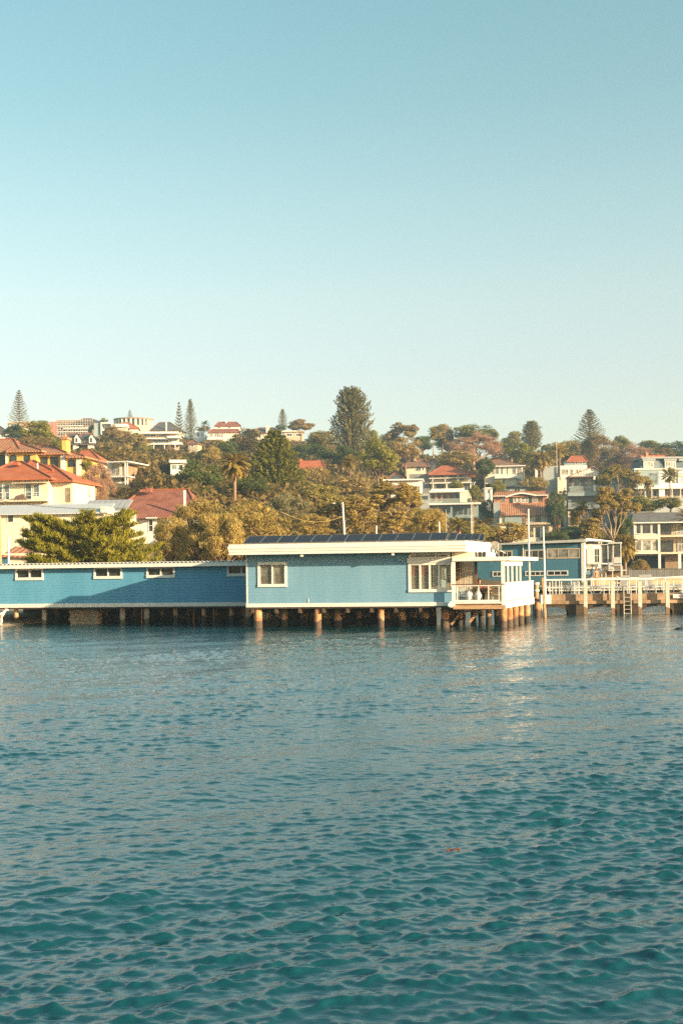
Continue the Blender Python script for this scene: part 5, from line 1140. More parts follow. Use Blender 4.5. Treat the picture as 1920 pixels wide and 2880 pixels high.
H = house('brick_house', 'orange brick house with white curved gable, barrel tiled roof and shutters', 1470, 1548, 280, -7, (1384, 1574, 1380, 1548))
H.part('upper_wall', BRICK, [(1388, 1541, 1392, 1420, 3, 9)]); H.hip(1386, 1543, 1395, 1392, 1537, 1385, 2.4, 9.5, TERRA, name='upper_roof')
mb = MB(); c0 = [(1421, 1395.5), (1448, 1387), (1466, 1384.5), (1486, 1387), (1506, 1391)]; tt = 1.8
for i in range(len(c0)-1):
    p, q = H.L(*c0[i], tt), H.L(*c0[i+1], tt); mb.hexa([(p[0], tt, p[1]-.32), (q[0], tt, q[1]-.32), (q[0], tt+3, q[1]-.32), (p[0], tt+3, p[1]-.32), (p[0], tt, p[1]), (q[0], tt, q[1]), (q[0], tt+3, q[1]), (p[0], tt+3, p[1])])
mb.build('curved_gable', WHITE, H.root); H.part('gutter', WHITE, [(1386, 1421, 1394, 1396, 1.9, 2.1), (1506, 1543, 1391.5, 1394, 1.9, 2.1), (1537, 1542, 1394, 1400, 1.9, 2.3)])
for x0, x1 in ((1442, 1452), (1453, 1463), (1464, 1474), (1475, 1485)): H.win(x0, x1, 1398, 1414, 1, 2, 3, gl=CURTAIN, fw=.12)
H.win(1496, 1510, 1399, 1413, 2, 2, 3, gl=CURTAIN); H.win(1516, 1526, 1398, 1413, 1, 1, 3, gl=GLASSB, fr=BRICK); H.win(1408, 1419, 1399, 1414, 1, 1, 3, gl=GLASSB, fr=GREYR); H.part('shutter', DKGREEN, [(1433, 1441, 1397, 1415, 2.9, 3), (1486, 1494, 1396, 1414, 2.9, 3)])
a, b, _, z = H.rect(1406, 1552, 1447, 1447, -1); zb_ = H.L(1470, 1417, 3)[1]; mb = MB(); mb.hexa([(a, -1, z-.15), (b, -1, z-.15), (b-.9, 3, zb_-.15), (a-.1, 3, zb_-.15), (a, -1, z), (b, -1, z), (b-.9, 3, zb_), (a-.1, 3, zb_)]); mb.build('roof', TERRA, H.root)
H.part('wall', CREAM, [(1404, 1552, 1447, 1548, 0, 8)], down=4); H.part('side_wall', GREYR, [(1387, 1406, 1413, 1510, 1, 8)], down=6); H.part('garage_door', TEALR, [(1418, 1470, 1445, 1478, -.3, 0)]); H.part('door_frame', BRICK, [(1470, 1476, 1444, 1480, -.4, 0)])
H.win(1487, 1502, 1450, 1468, 2, 2, gl=CURTAIN); H.win(1504, 1520, 1450, 1468, 2, 1, fr=DKGREEN); H.win(1521, 1536, 1450, 1468, 2, 2, gl=CURTAIN); H.part('shutter', BROWNR, [(1537, 1546, 1450, 1468, -.1, 0)])
H.part('balcony', BEIGE, [(1477, 1549, 1469, 1475, -1.4, 0)]); H.win(1484, 1500, 1482, 1512, 2, 1); H.win(1504, 1518, 1482, 1512, 1, 1); H.win(1522, 1534, 1482, 1512, 2, 1, gl=CURTAIN, fw=.14); H.part('pier', BEIGE, [(1542, 1548, 1480, 1517, -1.4, -.8)])
H.part('side_tower', BRICK, [(1556, 1575, 1431, 1490, 1, 4)], down=5); H.part('tower_parapet', BRICK, [(1555, 1560, 1427, 1431, .9, 4.1), (1563, 1567, 1427, 1431, .9, 4.1), (1570, 1576, 1427, 1431, .9, 4.1)]); H.win(1559, 1567, 1463, 1485, 1, 2, 1, fr=DARK); H.part('chimney_stack', BROWNR, [(1543, 1554, 1401, 1434, 2.5, 4)])

H = house('long_white_house', 'long white house with small windows behind the tall golden fan palm', 1580, 1352, 345, -6, (1502, 1655, 1285, 1352))
H.part('wall', WREND, [(1573, 1650, 1309, 1345, 0, 9)], down=5); H.part('grey_wing', GREYR, [(1526, 1573, 1311, 1345, .8, 8)], down=5); H.part('lower_wall', CREAM, [(1567, 1602, 1342, 1378, -2, 4)], down=4)
for x0, x1 in ((1579, 1587), (1589, 1597), (1603, 1611), (1620, 1625), (1628, 1633)): H.win(x0, x1, 1320, 1335, 1, 1, 0, gl=CURTAIN, fr=BEIGE)
H.part('loft_wall', TEALR, [(1586, 1648, 1296, 1309, 3, 9)]); H.hip(1592, 1652, 1297, 1606, 1640, 1283, 2.4, 10, ORANGE); H.win(1616, 1636, 1299, 1306, 3, 1, 3, fw=.15); H.part('white_post', WREND, [(1504, 1511, 1318, 1345, 0, 1)])
H = house('glass_balcony_house', 'white gabled house over tiers of grey glass balconies', 1660, 1482, 292, -6, (1590, 1765, 1310, 1482))
H.gable(1600, 1700, 1339, 1668, 1313, 2, 10, BROWNT, WREND, over=.5); mb = MB(); [H.box(mb, x, x+.7, 1330, 1338, 1.93, 1.97) for x in range(1625, 1700, 8)]; mb.build('gable_battens', GREYR, H.root)
mb = MB(); s, z = H.L(1668, 1320, 1.9); mb.tube([(s, 1.85, z), (s, 1.99, z)], .35, 14); mb.build('round_vent', MIDGREY, H.root)
H.part('wall', TEALR, [(1598, 1740, 1341, 1382, 2, 9)]); H.part('eaves', BROWNT, [(1597, 1735, 1339.5, 1341.5, -.2, 2)]); H.part('door', M('brown timber door', (.14, .06, .04)), [(1600, 1608, 1345, 1369, 1.9, 2)])
for x0, x1, g_ in ((1611, 1628, GLASSB), (1630, 1646, GLASS), (1649, 1666, CURTAIN), (1676, 1692, GLASSB), (1695, 1712, GLASS)): H.win(x0, x1, 1345, 1379, 1, 1, 2, gl=g_, fr=GREYR)
H.part('column', WHITE, [(1668, 1673, 1339, 1381, -.3, .2)]); a, b, c_, e_ = H.rect(1601, 1740, 1366, 1381, -.2); mb = MB(); mb.box(a, b, -.2, -.17, c_, e_); mb.build('glass_balustrade', BALGLASS, H.root)
H.part('balcony_slab', MIDGREY, [(1598, 1740, 1381.5, 1383.5, -.4, 2), (1595, 1700, 1429, 1431, -2.2, 2)]); H.part('terrace_wall', TEALR, [(1596, 1742, 1383.5, 1394, -.3, 9)]); H.part('middle_wall', M('dark grey render', (.13, .15, .14)), [(1596, 1710, 1394, 1440, 1.2, 9)])
a, b, c_, e_ = H.rect(1596, 1700, 1413, 1429, -2); mb = MB(); mb.box(a, b, -2, -1.97, c_, e_); mb.build('glass_balustrade', BALGLASS, H.root)
H.part('lower_wall', TEALR, [(1600, 1710, 1431, 1480, .6, 9)], down=6); H.win(1604, 1624, 1438, 1476, 2, 1, .6); H.win(1640, 1660, 1440, 1476, 2, 1, .6, gl=GLASSB); H.part('column', BEIGE, [(1596, 1602, 1438, 1478, -1.5, -1), (1626, 1632, 1455, 1478, -1.5, -1)]); H.part('side_wall', TEALR, [(1585, 1592, 1408, 1478, 1, 6)], down=5)
H.part('sun_terrace', BEIGE, [(1596, 1700, 1477, 1480, -4, .6)]); H.part('retaining_wall', CREAM, [(1628, 1700, 1482, 1505, -3.6, 0)], down=4)
for px, lb in ((1636, 'white sun lounger on the terrace, left one'), (1664, 'white sun lounger on the terrace, right one')):
    e = Bld('sun_lounger', lb+' below the glass balconies', 'sun lounger', px, 1477, 289, -6, 'white loungers on the terrace'); mb = MB(); mb.box(-.3, 1.5, 0, .6, .3, .4); mb.build('seat', WHITE, e.root)
    mb = MB(); mb.hexa([(-.3, 0, .38), (-.2, 0, .32), (-.2, .6, .32), (-.3, .6, .38), (-1.0, 0, 1.1), (-.92, 0, 1.05), (-.92, .6, 1.05), (-1.0, .6, 1.1)]); mb.build('backrest', WHITE, e.root)
    mb = MB(); [mb.box(x, x+.06, y, y+.06, 0, .3) for x in (-.2, 1.3) for y in (.02, .5)]; mb.build('leg_frame', WHITE, e.root)

H = house('grey_mansion', 'grey and white mansion with mansard top floor at right, fan palm in front', 1860, 1428, 285, 4, (1778, 1960, 1280, 1428))
a, b, _, z = H.rect(1800, 1990, 1316, 1316, 2); z2 = H.L(1860, 1286, 2.8)[1]; mb = MB(); mb.hexa([(a, 2, z), (b, 2, z), (b, 10, z), (a, 10, z), (a+.8, 2.8, z2), (b, 2.8, z2), (b, 9.5, z2), (a+.8, 9.5, z2)]); mb.build('mansard', M('slate grey mansard', (.10, .13, .15)), H.root)
H.part('roof', MIDGREY, [(1802, 1990, 1284, 1289, 1.8, 10)]); [H.win(x0, x1, 1297, 1315, 6, 1, 1.9, gl=CURTAIN, fr=WHITE, fw=.16) for x0, x1 in ((1808, 1838), (1868, 1899))]; [H.part('dormer', MIDGREY, [(x0, x1, 1290, 1296, 1.6, 4)]) for x0, x1 in ((1806, 1842), (1866, 1902), (1908, 1925))]; H.win(1840, 1852, 1297, 1315, 1, 1, 2, gl=GLASSB, fr=MIDGREY)
H.part('wall', WREND, [(1852, 1990, 1317, 1371, 1, 9)]); H.part('grey_wall', TEALR, [(1782, 1852, 1318, 1371, .6, 9)]); H.part('cornice', WREND, [(1782, 1990, 1316.5, 1320, .3, 2)])
for x0, x1 in ((1862, 1872), (1889, 1907), (1912, 1920)): H.win(x0, x1, 1328, 1361, 2, 1, 1, gl=GLASSB, fw=.14)
H.win(1824, 1836, 1330, 1362, 2, 1, .6, gl=GLASSB, fr=TEALR); H.win(1838, 1848, 1330, 1362, 1, 1, .6, gl=GLASSB, fr=TEALR)
H.part('balcony_slab', WREND, [(1775, 1990, 1366, 1374, -2, 1)]); H.part('loggia_wall', BROWNR, [(1780, 1990, 1374, 1402, 1.5, 9)], down=2); H.part('post', WHITE, [(x, x+1.6, 1374, 1402, -1.8, -1.5) for x in (1812, 1831, 1888, 1912)]); H.part('white_panel', WHITE, [(1852, 1868, 1377, 1396, -1.6, -1.4)])
[H.win(x0, x1, 1377, 1398, 2, 1, 1.5) for x0, x1 in ((1785, 1808), (1815, 1828), (1836, 1850), (1874, 1886), (1892, 1910))]; H.part('garden_wall', GREYR, [(1775, 1990, 1402, 1428, -2.4, 2)], down=4); H.part('chimney', BRICK, [(1815, 1822, 1273, 1288, 5, 6.5)])
H.part('rear_roof', ORANGE, [(1800, 1868, 1281, 1285, 8, 12)])

H = house('apartment_block', 'three storey apartment block with glazed balconies and grey tiled roof at right', 1850, 1615, 222, -5, (1768, 1985, 1438, 1615))
H.part('core_wall', BEIGE, [(1783, 1990, 1470, 1562, 2, 12)]); a, b, _, z = H.rect(1774, 1990, 1468, 1468, -.9); zb_ = H.L(1860, 1441, 5)[1]; a2 = H.L(1779, 1445, 5)[0]
mb = MB(); mb.hexa([(a, -.9, z-.2), (b, -.9, z-.2), (b, 12, z-.2), (a, 12, z-.2), (a, -.9, z), (b, -.9, z), (b, 5, zb_), (a2, 5, zb_)]); mb.build('roof', GREYT, H.root); H.part('fascia', WREND, [(1774, 1990, 1467.5, 1470.5, -1.0, -.85)]); H.part('roof_flashing', MIDGREY, [(1778, 1842, 1439, 1441.5, 4.6, 5.2)])
H.part('slab', CREAM, [(1781, 1854, 1503.5, 1517, -.5, 2.1), (1781, 1854, 1551, 1558, -.5, 2.1), (1854, 1990, 1506, 1509, -.3, 2.1), (1854, 1990, 1553, 1557, -.3, 2.1)])
[H.win(x0, x1, 1472, 1502.5, 1, 1, -.2, gl=g_, fw=.12) for x0, x1, g_ in ((1786, 1802, GLASS), (1803, 1830, GLASS), (1831, 1849, GLASS))]; [H.win(x0, x1, 1518, 1550, 1, 1, -.2, gl=g_, fw=.12) for x0, x1, g_ in ((1785, 1803, CURTAIN), (1804, 1830, CURTAIN), (1831, 1849, CURTAIN))]
H.part('column', WREND, [(1849, 1855, 1470, 1552, -.45, .2), (1781, 1785, 1470, 1503, -.4, .2), (1850, 1857, 1558, 1604, -.3, .3), (1906, 1914, 1558, 1604, -.3, .3)])
H.win(1859, 1886, 1474, 1503, 3, 1, 1.9, fr=DARK); H.win(1858, 1892, 1520, 1552, 3, 1, 1.9, fr=DARK); H.win(1900, 1925, 1474, 1503, 2, 1, 1.9, gl=CURTAIN); H.win(1904, 1925, 1520, 1552, 2, 1, 1.9, gl=CURTAIN)
H.rail(1896, 1990, 1494, 1506, -.2, 30, WHITE); H.part('undercroft', DARK, [(1790, 1990, 1558, 1612, 5, 12)], down=3); H.part('undercroft_wall', BROWNR, [(1869, 1906, 1562, 1604, 2.5, 5)], down=3)
for px, yb, lb in ((1892, 1505, 'white chair on the upper balcony'),):
    pass
Fn = Bld('timber_fence', 'grey paling fence in front of the apartment block', 'fence', 1845, 1623, 150, -2); a, b, c_, e_ = Fn.rect(1767, 1990, 1602, 1626, 0); mb = MB(); x = a
while x < b: mb.box(x, x+.17, 0, .03, c_-1, e_+rng.uniform(-.03, .03)); x += .19
mb.build('palings', FENCEW, Fn.root); mb = MB(); mb.box(a, b, .03, .1, c_+.2, c_+.3); mb.box(a, b, .03, .1, e_-.3, e_-.2); mb.build('fence_rail', FENCEW, Fn.root)
Sw = Bld('sea_wall', 'sunlit sandstone sea wall behind the jetty railings', 'wall', 1780, 1662, 124, -3); a, b, c_, e_ = Sw.rect(1660, 1990, 1628, 1668, 0); mb = MB(); mb.box(a, b, 0, 2, c_-1.2, e_); mb.build('wall', M('pale sandstone', (.34, .25, .15), .9, .15, 1, col2=(.58, .46, .28)), Sw.root); mb = MB(); mb.box(a, b, -.08, 2, e_, e_+.16); mb.build('coping', CREAM, Sw.root)
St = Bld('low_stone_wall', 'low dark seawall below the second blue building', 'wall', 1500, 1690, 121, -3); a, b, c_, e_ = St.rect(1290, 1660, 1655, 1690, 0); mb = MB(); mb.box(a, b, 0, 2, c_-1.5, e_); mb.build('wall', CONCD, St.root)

# -------- second blue building with netted deck
B2 = Bld('blue_boatshed', 'second blue building with long window bands and a netted deck at its right end', 'building', 1640, 1645, 138, -20); PROT.append((1330, 1750, 1515, 1650, 138))
zt2 = B2.L(1560, 1531, 0)[1]; a, b = B2.L(1330, 1600)[0], B2.L(1634, 1600)[0]
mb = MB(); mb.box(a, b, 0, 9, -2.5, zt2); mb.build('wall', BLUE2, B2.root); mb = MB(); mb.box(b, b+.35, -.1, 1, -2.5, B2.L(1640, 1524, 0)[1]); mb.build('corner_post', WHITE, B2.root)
mb = MB(); zl, zr = B2.L(1345, 1535, -.6)[1], B2.L(1645, 1524, -.6)[1]; b5 = B2.L(1646, 1520, -.6)[0]; a5 = B2.L(1325, 1535, -.6)[0]; zq = B2.L(1645, 1516, -.6)[1]-zr
mb.hexa([(a5, -.6, zl), (b5, -.6, zr), (b5, 9.5, zr), (a5, 9.5, zl), (a5, -.6, zl+zq*.5), (b5, -.6, zr+zq), (b5, 9.5, zr+zq), (a5, 9.5, zl+zq*.5)]); 
mb.build('roof', M('grey white roof trim', (.48, .47, .43)), B2.root)
mb = MB(); c5 = B2.L(1694, 1522, 1)[0]; mb.hexa([(b5, -.4, zr+.1), (c5, .8, zr+.1), (c5, 8, zr+.1), (b5, 8, zr+.1), (b5, -.4, zr+zq+.1), (c5, .8, zr+zq*.7), (c5, 8, zr+zq*.7), (b5, 8, zr+zq+.1)]); mb.build('end_canopy', WHITE, B2.root)
B2.win(1536, 1630, 1542, 1571, 3, 1, 0, gl=CURTAIN, fr=BEIGE, fw=.12); B2.win(1474, 1533, 1546, 1572, 3, 1, 0, fr=BEIGE, fw=.12); B2.win(1400, 1440, 1549, 1570, 3, 1, 0, fr=BEIGE, fw=.12)
B2.win(1537, 1596, 1604.5, 1619, 3, 1, 0, fw=.10); B2.win(1476, 1533, 1606, 1620, 4, 1, 0, fw=.10); B2.win(1384, 1410, 1607, 1622, 2, 1, 0, fw=.10)
B2.part('drainpipe', WHITE, [(1469, 1471, 1531, 1570, -.15, -.05)])
T2_ = 1.5
B2.part('end_wall', WREND, [(1636, 1660, 1530, 1600, 1.0, 8)]); B2.win(1648, 1660, 1542, 1585, 1, 1, .9, fw=.16); B2.part('door', WHITE, [(1651, 1668, 1541, 1587, .7, .8)]); B2.win(1669, 1686, 1542, 1584, 2, 2, 1.2, fw=.10)
B2.part('deck', WREND, [(1662, 1692, 1584, 1587, .6, 6)]); B2.part('deck_floor', MIDGREY, [(1690, 1745, 1603, 1606, 1.4, 6)])
for px, y0, y1 in ((1690, 1524, 1640), (1708, 1528, 1603), (1723, 1528, 1603), (1744.5, 1528, 1640), (1702, 1606, 1640), (1721, 1606, 1640)): B2.part('post', WHITE, [(px-1, px+1, y0, y1, 1.4, 1.55)])
B2.part('top_beam', WHITE, [(1636, 1708, 1531, 1533, 1.2, 1.5), (1708, 1746, 1525, 1529, 1.2, 1.6)])
B2.part('balcony_panel', WHITE, [(1710, 1723, 1582, 1600, 1.2, 1.3), (1709, 1724, 1602, 1606, 1.1, 1.4), (1724, 1745, 1567, 1584, 1.2, 1.3), (1724, 1745, 1587, 1591, 1.1, 1.4)])
mb = MB()
for (x0, x1, y0, y1) in ((1662, 1744, 1533, 1602),):
    a, b, c_, e_ = B2.rect(x0, x1, y0, y1, 1.45); k = 0; x = a
    while x < b: mb.box(x, x+.018, 1.45, 1.46, c_, e_); x += .13
    z = c_
    while z < e_: mb.box(a, b, 1.45, 1.46, z, z+.018); z += .13
mb.build('netting', MIDGREY, B2.root)
mb = MB()
p, q = B2.L(1690, 1600, .5), B2.L(1645, 1640, .5)
mb.bar((p[0], .5, p[1]), (q[0], .5, q[1]), .18); mb.bar((p[0], 1.7, p[1]), (q[0], 1.7, q[1]), .18)
for k in range(11): f = (k+.5)/11; mb.box(p[0]+(q[0]-p[0])*f-.2, p[0]+(q[0]-p[0])*f+.2, .5, 1.7, p[1]+(q[1]-p[1])*f, p[1]+(q[1]-p[1])*f+.05)
mb.build('stair', MIDGREY, B2.root); mb = MB(); p2, q2 = B2.L(1674, 1588, .5), B2.L(1640, 1618, .5); mb.bar((p2[0], .45, p2[1]), (q2[0], .45, q2[1]), .08)
mb.bar((B2.L(1690, 1590, .5)[0], .45, B2.L(1690, 1602, .5)[1]), (p2[0], .45, p2[1]), .07)
x = q2[0]
while x < p2[0]: f = (x-q2[0])/(p2[0]-q2[0]); mb.box(x, x+.03, .44, .47, q2[1]+(p2[1]-q2[1])*f-1.9, q2[1]+(p2[1]-q2[1])*f); x += .22
mb.build('stair_rail', MIDGREY, B2.root)
B2.part('under_wall', BROWNR, [(1700, 1745, 1592, 1640, 5.5, 7)], down=2)

# -------- jetty
J = Bld('concrete_jetty', 'concrete jetty with arched openings, pale posts and white railings at right', 'jetty', 1645, 1671, 83.5, -5)
zw = -J.O.z; a, b = J.L(1500, 1680)[0], J.L(2150, 1680)[0]; zm_ = J.L(1700, 1688.5)[1]; zl_ = J.L(1700, 1698)[1]; zc_ = J.L(1700, 1706)[1]
mb = MB(); mb.box(a+.6, b, 0, 3.2, zm_, 0); mb.build('deck_edge', CONC, J.root); mb = MB(); mb.box(a-1.0, b, -.12, 3.3, zl_, zm_-.01); mb.build('deck_band', CONC, J.root)
mb = MB(); N_ = 260; arcs = [(1550, 46, -1), (1692, 41), (1846, 43), (1998, 43)]
arc = [(J.L(c[0], 1720)[0], J.L(c[0]+c[1], 1720)[0]-J.L(c[0], 1720)[0]) for c in arcs]
def under(s):
    for c, h_ in arc:
        if abs(s-c) < h_: return zw+.1+(zc_-zw-.1)*math.sqrt(max(0, 1-((s-c)/h_)**2))**.8
    return zw-1
xs = sorted(set([a+(b-a)*i/N_ for i in range(N_+1)]+[c+s_*h_*math.cos(q*math.pi/40) for c, h_ in arc for s_ in (1,) for q in range(41)]))
for i in range(len(xs)-1):
    m0, m1 = xs[i]+1e-4, xs[i+1]-1e-4; u0, u1 = under(m0), under(m1)
    vs = [(xs[i], 0, u0), (xs[i+1], 0, u1), (xs[i+1], 0, zl_-.01), (xs[i], 0, zl_-.01), (xs[i], 1.2, u0), (xs[i+1], 1.2, u1), (xs[i+1], 1.2, zl_-.01), (xs[i], 1.2, zl_-.01)]
    mb.add(vs, [(0, 1, 2, 3), (7, 6, 5, 4), (4, 5, 1, 0)])
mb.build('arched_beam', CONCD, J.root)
PP = pilemat('pale square post', (.50, .43, .34), (.66, .58, .47), .62, (.22, .14, .08))
for px in (1645, 1722, 1798, 1875.5, 1952):
    s = J.L(px, 1690, -.5)[0]; mb = MB(); mb.box(s-.12, s+.12, -.62, -.38, zw-.8, J.L(px, 1635, -.5)[1]); mb.build('pile', PP, J.root)
mb = MB(); z28 = J.L(1700, 1629, .1)[1]; z46, z52 = J.L(1700, 1645, .1)[1], J.L(1700, 1651, .1)[1]
mb.box(J.L(1530, 1650)[0], J.L(1840, 1650)[0], .05, .14, z28-.05, z28+.05); mb.box(J.L(1530, 1650)[0], J.L(2100, 1650)[0], .08, .12, z52-.02, z52+.02)
for px in (1545, 1553, 1562, 1572, 1578, 1605, 1610, 1614, 1618, 1624, 1628, 1661, 1668, 1697, 1712, 1734, 1763, 1768, 1788, 1814, 1818, 1843, 1865, 1869, 1893, 1916, 1919, 1940):
    s = J.L(px, 1650, .1)[0]; mb.box(s-.02, s+.02, .08, .12, 0, z28-.04-rng.uniform(0, .12))
for px in (1679, 1685, 1691, 1728, 1847, 1859):
    s = J.L(px, 1650, 1.2)[0]; mb.box(s-.018, s+.018, 1.17, 1.23, .35, z28-.1)
mb.build('railing', WHITE, J.root)
mb = MB(); z58 = J.L(1700, 1655, .6)[1]; mb.box(J.L(1545, 1655, .6)[0], J.L(2100, 1655, .6)[0], .55, .65, z58-.05, z58+.05); mb.box(J.L(1545, 1655, .6)[0], J.L(2100, 1655, .6)[0], .55, .65, z58+.12, z58+.16)
for px in (1560, 1590, 1645, 1698, 1746, 1796, 1846, 1896, 1946):
    s = J.L(px, 1660, .5)[0]; mb.bar((s, .5, z58), (s-.32, .5, .02), .10, .05); mb.bar((s+.12, .5, z58), (s+.45, .5, .02), .10, .05)
for px, q in ((1540, 20), (1556, 14), (1580, 16), (1594, 12)):
    p = J.L(px, 1632, .4); r_ = J.L(px+q, 1668, .4); mb.bar((p[0], .4, p[1]), (r_[0], .4, r_[1]), .07)
mb.build('gangway_truss', MIDGREY, J.root)
mb = MB(); p0, p1 = J.L(1830, 1627, 1.5), J.L(1990, 1617, 1.5); mb.tube([(p0[0], 1.5, p0[1]), (p1[0], 1.5, p1[1])], .05, 8)
for f in (.25, .55, .85): mb.tube([(p0[0]+(p1[0]-p0[0])*f, 1.5, p0[1]+(p1[1]-p0[1])*f), (p0[0]+(p1[0]-p0[0])*f, 1.5, 0)], .025, 6)
mb.build('handrail', WHITE, J.root)
for px0, px1, y0, y1 in ((1743.5, 1770, 1618, 1643), (1795, 1831.5, 1616, 1651)):
    a_, b_, c_, e_ = J.rect(px0, px1, y0, y1, .9); e = Bld('notice_board', 'blank grey notice board back, %s one above the jetty railing' % ('smaller left' if px0 < 1780 else 'larger right'), 'notice board', (px0+px1)/2, 1671, 84.4, -5, 'grey notice boards on the jetty')
    a_, b_, c_, e_ = e.rect(px0, px1, y0, y1, 0); mb = MB(); mb.box(a_, b_, 0, .05, c_, e_); mb.build('board', MIDGREY, e.root); mb = MB(); mb.box(a_+.1, a_+.16, .05, .11, 0, e_-.05); mb.box(b_-.16, b_-.1, .05, .11, 0, e_-.05); mb.build('post', MIDGREY, e.root)
e = Bld('boarding_ladder', 'thin white boarding ladder on the jetty face between two pale posts', 'ladder', 1762, 1671, 83.0, -5); mb = MB()
for px in (1751.5, 1771.5): s = e.L(px, 1700)[0]; mb.tube([(s, -.25, zw-.6), (s, -.25, e.L(px, 1650)[1])], .03, 6)
mb.build('side_rail', PALECONC, e.root); mb = MB(); s0_, s1_ = e.L(1751.5, 1700)[0], e.L(1771.5, 1700)[0]
for k in range(6): z = zw-.2+k*.26; mb.tube([(s0_, -.25, z), (s1_, -.25, z)], .02, 6)
mb.build('rung', PALECONC, e.root)
e = Bld('jetty_sign', 'white rectangular sign with red marks fixed to the jetty edge', 'sign', 1905, 1682, 82.9, -5); a_, b_, c_, e_ = e.rect(1891.5, 1936, 1670.5, 1682, -.1); mb = MB(); mb.box(a_, b_, -.1, -.05, c_, e_); mb.build('board', WHITE, e.root)
mb = MB()
for k, (q, w1, h1_) in enumerate(((.34, .05, .12), (.40, .03, .12), (.46, .05, .05), (.54, .04, .12), (.60, .06, .04))): mb.box(a_+(b_-a_)*q, a_+(b_-a_)*q+w1, -.11, -.10, c_+.08, c_+.08+h1_)
mb.build('red_marks', M('faded red paint', (.55, .18, .12)), e.root)

# -------- wharf end bits, poles
e = Bld('timber_landing', 'small weathered timber landing between the veranda and the jetty', 'landing', 1515, 1690, 80.5, -5); e.part('deck', TIMBER, [(1499, 1540, 1680, 1685, -.2, 3)]); e.part('beam', TIMBERD, [(1500, 1522, 1686, 1693, 0, 3)])
zt_ = e.L(1510, 1694)[1]; 
for px, t in ((1510, .1), (1516, 1.6)): pile(e, e.L(px, 1715, t)[0], t, .20, zt_, PILE if t < 1 else PILED)
mb = MB(); s = e.L(1507, 1650, .5)[0]; mb.tube([(s, .5, 0), (s, .5, e.L(1507, 1640, .5)[1])], .15, 10); mb.build('bollard_post', TIMBER, e.root)
mb = MB(); mb.tube([(s, .5, e.L(1507, 1644, .5)[1]), (s, .5, e.L(1507, 1638.5, .5)[1])], .19, 10); mb.tube([(s, .5, e.L(1507, 1663, .5)[1]), (s, .5, e.L(1507, 1658.5, .5)[1])], .19, 10); mb.build('white_band', WHITE, e.root)
def pole(name, label, cat, p0, p1, d, r0, r1, mat, base=None, group=None):
    A = W(*p0, d); B_ = W(*p1, d); o = empty(name, A, 0, label, cat, group); mb = MB(); mb.tube([(0, 0, 0), tuple(B_-A)], [r0, r1], 10); mb.build('shaft', mat, o)
    if base: mb = MB(); mb.box(-base, base, -base, base, -.3, .25); mb.build('base', WHITE, o)
    return o
pole('flagpole', 'tall white flagpole nearest the veranda corner', 'pole', (1487.5, 1642), (1484.5, 1431), 77.5, .06, .045, WHITE, None, 'white poles at the wharf end')
pole('flagpole', 'shorter white pole with a square base beside the leaning stakes', 'pole', (1532, 1684), (1526.5, 1481), 79.5, .085, .05, WHITE, .32, 'white poles at the wharf end')
for dx, lb in ((0, 'left'), (6, 'right')):
    pole('mooring_stake', 'leaning timber mooring stake standing in the water, %s of the pair' % lb, 'stake', (1531.5+dx*.5, 1742), (1523+dx*.6, 1625), 78.5+dx*.02, .045, .04, TIMBER, None, 'leaning stakes at the jetty')
pole('aerial', 'thin white aerial behind the solar panels, taller left one', 'aerial', (1325.5, 1527), (1325, 1413), 73.5, .025, .018, WHITE, None, 'aerials on the white roof')
pole('aerial', 'thin white aerial behind the solar panels, right one of the pair', 'aerial', (1330, 1527), (1330, 1415), 73.8, .025, .018, TIMBER, None, 'aerials on the white roof')
pole('power_pole', 'white wooden pole rising through the golden gums', 'pole', (971, 1560), (963, 1412), 118, .11, .08, WREND)
pole('power_pole', 'brown timber pole at the far left edge beside the near pine', 'pole', (2, 1592), (0, 1452), 98, .12, .11, TIMBER)
pole('vent_post', 'white vent post standing behind the left blue roof', 'post', (25, 1590), (25, 1513), 92, .075, .075, WHITE)
pole('white_post', 'short white post in front of the crooked golden gum', 'post', (1058, 1540), (1058, 1478), 125, .07, .06, WREND)
pole('lamp_mast', 'pale short mast with a tv aerial at the right end of the golden gums', 'mast', (1236, 1530), (1234, 1467), 120, .07, .06, WREND)
pole('steel_mast', 'slender steel lattice mast right of the pale short mast', 'mast', (1255, 1530), (1253, 1433), 122, .04, .03, MIDGREY)
pole('ridge_mast', 'thin pale mast in front of the tall golden fan palm', 'mast', (1565, 1330), (1564, 1247), 288, .06, .05, CREAM)
def cable(name, label, pts, r, mat):
    P = [W(*p) for p in pts]; o = empty(name, P[0], 0, label, 'cable'); mb = MB(); q = []
    n_ = 24; 
    for i in range(len(P)-1):
        for k in range(n_): q.append(P[i].lerp(P[i+1], k/n_)-P[0]-Vector((0, 0, pts[i][2]*(.0 if len(P) > 2 else .0))))
    q.append(P[-1]-P[0]); mb.tube(q, r, 5); mb.build('wire', mat, o); return o
cable('power_cable', 'dark overhead cable sagging in front of the cream house', [(-60, 1398, 105), (0, 1408, 105), (60, 1417, 105), (130, 1425, 105), (210, 1430, 105), (280, 1431.5, 105), (345, 1430, 105)], .022, DARK)
cable('rope_light_cable', 'yellow garland cable hanging between the golden trees', [(790, 1440, 112), (830, 1457, 112), (858, 1465, 112), (885, 1468.5, 112), (915, 1467, 112), (940, 1461, 112), (965, 1452, 112)], .025, M('yellow cable', (.50, .36, .12)))
o = empty('satellite_dish', W(1394, 1557, 72.5), 0, 'grey satellite dish on struts on the veranda roof', 'satellite dish')
mb = MB(); c = W(1392, 1539, 72.5)-o.location; r_ = .33; n_ = 20; ax = Vector((.35, -.75, .5)).normalized(); ux = ax.cross(Vector((0, 0, 1))).normalized(); uy = ux.cross(ax)
